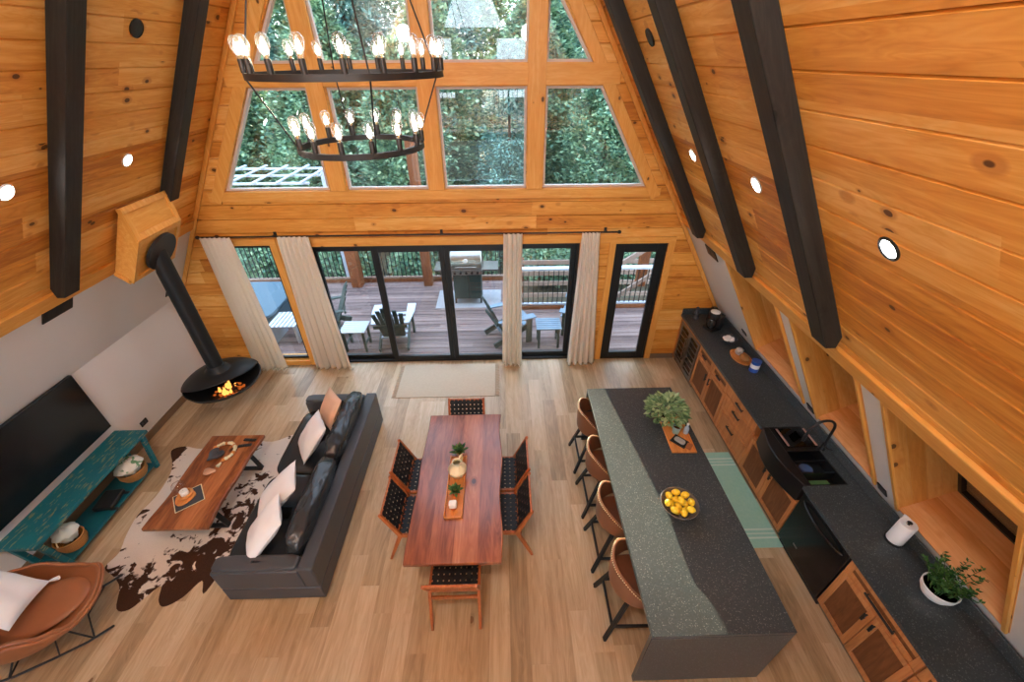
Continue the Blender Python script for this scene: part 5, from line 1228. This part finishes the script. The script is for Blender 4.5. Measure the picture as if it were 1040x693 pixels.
# adirondack chairs and side tables
def adirondack(label,loc,rz,mat,matb):
    t=thing('adirondack_chair',label,'chair',loc,rz,'adirondack chairs on the deck')   # faces +Y
    for s in (-1,1):
        b=MB(); b.bb(s*.3-.02,s*.3+.02,.22,.33,0,.56); b.build('leg',matb,t,smooth=0)
        b=MB(); b.bar((s*.26,.3,.36),(s*.26,-.42,.05),.03,.11); b.build('leg',matb,t,smooth=0)
        b=MB(); b.prism([(s*.24,.38),(s*.4,.38),(s*.4,.1),(s*.34,-.34),(s*.26,-.34)],.562,.585); b.build('arm',mat,t,bevel=.004,seg=1)
    b=MB()
    for i in range(6): y=.33-i*.1; z=.385-i*.042; b.bb(-.25,.25,y-.043,y+.043,z,z+.02)
    b.build('seat_slats',mat,t,smooth=0)
    b=MB()
    for i in range(6):
        x=-.21+i*.084; h=.95-.11*abs(i-2.5)**1.4*.5; b.bar((x*.8,-.16,.2),(x*1.15,-.16-.36*(h/.95),.2+h*.85),.075,.02,0,(0,1,.3))
    b.build('back_slats',matb,t,smooth=0)
    b=MB(); b.bb(-.3,.3,-.38,-.35,.5,.56); b.build('back_rail',matb,t,smooth=0)
    return t
adirondack('dark backed adirondack chair with pale arms outside the left sliding panel',(-2.1,6.72,ZD),radians(4),m_pale,m_adird)
adirondack('dark adirondack chair seen through the slim left glass pane',(-3.5,7.05,ZD),radians(110),m_adird,m_adird)
adirondack('slate blue adirondack chair partly behind the narrow curtain',(.1,6.75,ZD),radians(-68),m_adir,m_adird)
adirondack('slate blue adirondack chair partly behind the right curtain',(1.52,6.95,ZD),radians(72),m_adir,m_adird)
def sidetable(label,loc):
    t=thing('side_table',label,'table',loc,0,'slatted side tables on the deck')
    b=MB()
    for i in range(6): b.bb(-.23,.23,-.2+i*.068,-.143+i*.068,.43,.45)
    b.build('tabletop',m_pale if loc[0]<0 else m_adir,t,smooth=0)
    for sx_ in (-1,1):
        for sy_ in (-1,1): b=MB(); b.bb(sx_*.18-.02,sx_*.18+.02,sy_*.15-.02,sy_*.15+.02,0,.429); b.build('leg',m_adird,t,smooth=0)
        b=MB(); b.bb(sx_*.18-.015,sx_*.18+.015,-.129,.129,.12,.15); b.build('stretcher',m_adird,t,smooth=0)
sidetable('pale slatted side table beside the dark backed deck chair',(-2.78,6.5,ZD))
sidetable('blue slatted side table between the two slate blue deck chairs',(.82,6.5,ZD))
# hot tub with slatted step
t=thing('hot_tub','slate blue covered hot tub at the left of the deck','hot tub',(-5.36,7.6,ZD))
b=MB(); superbox(b,-.85,.85,-.75,.75,0,.42,10,0,14,0,.0); b.build('cabinet',plain('slate_panel',(46,66,78),.6),t)
b=MB(); superbox(b,-.88,.88,-.78,.78,.421,.5,8,0,14,0,.002); b.build('cover',plain('blue_grey_cover',(62,86,102),.6),t)
t=thing('slatted_bench','white slatted bench standing before the hot tub','bench',(-4.2,6.9,ZD))
b=MB()
for i in range(7): b.bb(-.27+i*.078,-.215+i*.078,-.28,.28,.38,.4)
b.build('slats',m_pale,t,smooth=0)
for sx_ in (-1,1): b=MB(); b.bb(sx_*.22-.02,sx_*.22+.02,-.25,.25,0,.379); b.build('leg',m_pale,t,smooth=0)
# white pergola lattice
t=thing('pergola','white lattice pergola roof seen through the lower left gable pane','pergola',(0,0,ZD))
for y in (8.9,9.6,10.3): b=MB(); b.bb(-7.6,-3.95,y-.025,y+.025,2.42,2.46); b.build('beam',m_pale,t,smooth=0)
for i in range(8): x=-7.5+i*.49; b=MB(); b.bb(x-.025,x+.025,8.7,10.5,2.461,2.49); b.build('slat',m_pale,t,smooth=0)
for x in (-7.4,-4.2): b=MB(); b.bb(x-.05,x+.05,10.26,10.34,-1.2,2.419); b.build('post',m_pale,t,smooth=0)
# ---------------------------------------------------------------- trees
m_need=leafmat('blue_green_needles',[(58,92,92),(92,134,128),(130,168,156),(168,196,176)],.9,.7,.3)
m_need2=leafmat('olive_leaves',[(66,98,88),(104,142,118),(144,176,140),(184,204,164)],.9,.7,.3)
m_bark=wood('bark',[(50,38,30),(78,62,50),(104,86,70)],2,None,None,0,.9,0)
def tree(label,H,R,mat,seed,conif=True,n=9000):
    t=thing('evergreen_tree' if conif else 'broadleaf_tree',label,'tree',(0,0,-1.3))
    q=random.Random(seed)
    b=MB(); b.tube([(0,0,0),(.03,.02,H*.5),(0,0,H*.96)],[.16,.1,.02],10); b.build('trunk',m_bark,t)
    b=MB(); V=[];Fs=[]
    for i in range(n):
        h=q.random()**.8; z=H*(.03+.96*h); rr=R*((1-h)**.5+.05) if conif else R*(max(.05,sin(pi*min(1,h*.86+.12)))**.7)
        a=q.random()*2*pi; br=.72+.28*sin(5*a+z*2.3)*sin(z*3.1); r=rr*br*(q.random()**.38)
        p=Vector((r*cos(a),r*sin(a),z-(.28*r if conif else 0)+q.gauss(0,.08)))
        d=Vector((cos(a)+q.gauss(0,.5),sin(a)+q.gauss(0,.5),q.gauss(-.1 if conif else .2,.45))).normalized(); s=d.cross(Vector((q.gauss(0,.4),q.gauss(0,.4),1))).normalized()
        L_=q.uniform(.11,.3); w=L_*(.4 if conif else .6); k=len(V)
        V+=[p,p+d*L_*.5+s*w*.5,p+d*L_,p+d*L_*.5-s*w*.5]; Fs.append((k,k+1,k+2,k+3))
    b.add(V,Fs); b.build('crown',mat,t,smooth=0); return t
kinds=[tree('blue green evergreen in the forest behind the deck',11,2.3,m_need,1,True,26000),tree('olive leafy tree among the forest evergreens behind the deck',9,2.5,m_need2,2,False,25000)]
q=random.Random(31); spots=[]
for row,(yy,dx,hs) in enumerate(((13.9,3.0,.68),(17.6,3.9,.95),(23.5,4.7,1.2),(31,5.6,1.5))):
    x=-15-row*3.1
    while x<13+row*3: spots.append((x+q.uniform(-.25,.25),yy+q.uniform(-.4,.4),hs*q.uniform(.88,1.08),row)); x+=dx
used=set()
for x,y,s,row in spots:
    k=0 if q.random()<.62 else 1
    if k in used: o=dup(kinds[k],(x,y,-1.3),q.uniform(0,6.28),kinds[k]['label'])
    else: o=kinds[k]; o.location=(x,y,-1.3); used.add(k)
    o.scale=(s,s,s*q.uniform(.9,1.1)); o['group']='evergreens in the forest behind the deck' if k==0 else 'leafy trees in the forest behind the deck'
def shrub(label,seed,R=.8):
    t=thing('shrub',label,'shrub',(0,0,-1.3),group='shrubs growing behind the deck railing'); q=random.Random(seed); b=MB(); V=[];Fs=[]
    for i in range(3500):
        a=q.random()*6.28; e=math.acos(q.uniform(-.25,1)); r=R*q.random()**.3
        p=Vector((r*sin(e)*cos(a),r*sin(e)*sin(a),.5+r*cos(e)*1.5)); d=Vector((q.gauss(0,1),q.gauss(0,1),q.gauss(.3,.7))).normalized(); s=d.cross(Vector((0.1,.2,1))).normalized(); L_=q.uniform(.08,.2); w=L_*.5; k=len(V)
        V+=[p,p+d*L_*.5+s*w*.5,p+d*L_,p+d*L_*.5-s*w*.5]; Fs.append((k,k+1,k+2,k+3))
    b.add(V,Fs); b.build('foliage',m_need2,t,smooth=0); b=MB(); b.tube([(0,0,0),(0,0,.9)],[.05,.03],8); b.build('stem',m_bark,t); return t
sh=shrub('bushy green shrub behind the far deck railing',5)
xs=[-8.6+1.95*i for i in range(8)]
for i,x in enumerate(xs):
    loc=(x+q.uniform(-.3,.3),11.55+q.uniform(-.1,.2),-1.3)
    if i==0: sh.location=loc; o=sh
    else: o=dup(sh,loc,q.uniform(0,6.28),sh['label'])
    o.scale=(1.1,1.1,q.uniform(.9,1.25))
# ---------------------------------------------------------------- light
SUNE=24.0
W=bpy.data.worlds.new('daylight'); S.world=W; W.use_nodes=True; nt=W.node_tree; nt.nodes.clear()
o=nt.nodes.new('ShaderNodeOutputWorld'); bg=nt.nodes.new('ShaderNodeBackground'); tc=nt.nodes.new('ShaderNodeTexCoord'); sx_=nt.nodes.new('ShaderNodeSeparateXYZ'); rp=nt.nodes.new('ShaderNodeValToRGB')
nt.links.new(tc.outputs['Generated'],sx_.inputs[0]); nt.links.new(sx_.outputs[2],rp.inputs[0]); nt.links.new(rp.outputs[0],bg.inputs[0]); nt.links.new(bg.outputs[0],o.inputs[0])
rp.color_ramp.elements[0].color=(.86,.92,1,1); rp.color_ramp.elements[1].color=(.55,.72,1,1); bg.inputs[1].default_value=3.5
def lamp(name,kind,loc,energy,color,size=.3,rot=None):
    l=bpy.data.lights.new(name,kind); l.energy=energy; l.color=color
    if kind=='AREA': l.shape='DISK'; l.size=size
    if kind in('POINT','SPOT'): l.shadow_soft_size=size
    o=bpy.data.objects.new(name,l); COL.objects.link(o); o.location=loc
    if rot: o.rotation_euler=rot
    return o
# low morning sun slipping through a gap in the foliage onto the island
SD=Vector((.124,-1,-math.tan(radians(10)))).normalized()
sun=lamp('sun','SUN',(-2,20,6),SUNE,(1,.8,.54)); sun.data.angle=radians(.6); sun.rotation_mode='QUATERNION'; sun.rotation_quaternion=SD.to_track_quat('-Z','Y')
bpy.context.view_layer.update()
for o in list(COL.objects):
    if o.type=='MESH' and o.parent and o.parent.get('category') in('tree','shrub'):
        mw=o.matrix_world; hit=[]
        for p in o.data.polygons:
            c=mw@p.center; tt=(.92-c.z)/SD.z; qx=c.x+SD.x*tt; qy=c.y+SD.y*tt
            if .85<qx<1.85 and .9<qy<4.3: hit.append(p.index)
        if hit and not o.name.startswith('trunk'):
            me=o.data.copy(); bm=bmesh.new(); bm.from_mesh(me); bm.faces.ensure_lookup_table(); bmesh.ops.delete(bm,geom=[bm.faces[i] for i in hit],context='FACES'); bm.to_mesh(me); bm.free(); o.data=me
# unseen glowing globes added over the loft behind the viewpoint to brighten the room
m_fill=emit('fill_glow',(.95,.98,1),62)
for i,(x,y,z,r,nm) in enumerate(((-2.6,-2.2,5.0,.2,'added fill light globe over the left side of the loft'),(.8,-2.2,5.0,.2,'added fill light globe over the right side of the loft'),(-.89,-.2,6.6,.24,'added fill light globe hanging high over the loft edge'))):
    t=thing('fill_globe',nm,'fill light',(x,y,z)); b=MB(); b.ell((0,0,0),(r,r,r),28,16); b.build('globe',m_fill,t); b=MB(); zt=8.23-abs(x-CX)/K-.05-z; b.cyl((0,0,r),(0,0,zt),.008,n=8); b.build('cord',m_black,t)
S.view_settings.view_transform='Standard'; S.view_settings.look='None'; S.view_settings.gamma=1; S.view_settings.use_curve_mapping=False
S.view_settings.exposure=1.12
cy=S.cycles; cy.max_bounces=10; cy.diffuse_bounces=5; cy.glossy_bounces=4; cy.transparent_max_bounces=24; cy.transmission_bounces=6; cy.sample_clamp_indirect=6; cy.sample_clamp_direct=0; cy.caustics_reflective=False; cy.caustics_refractive=False; cy.use_denoising=True; cy.blur_glossy=.5
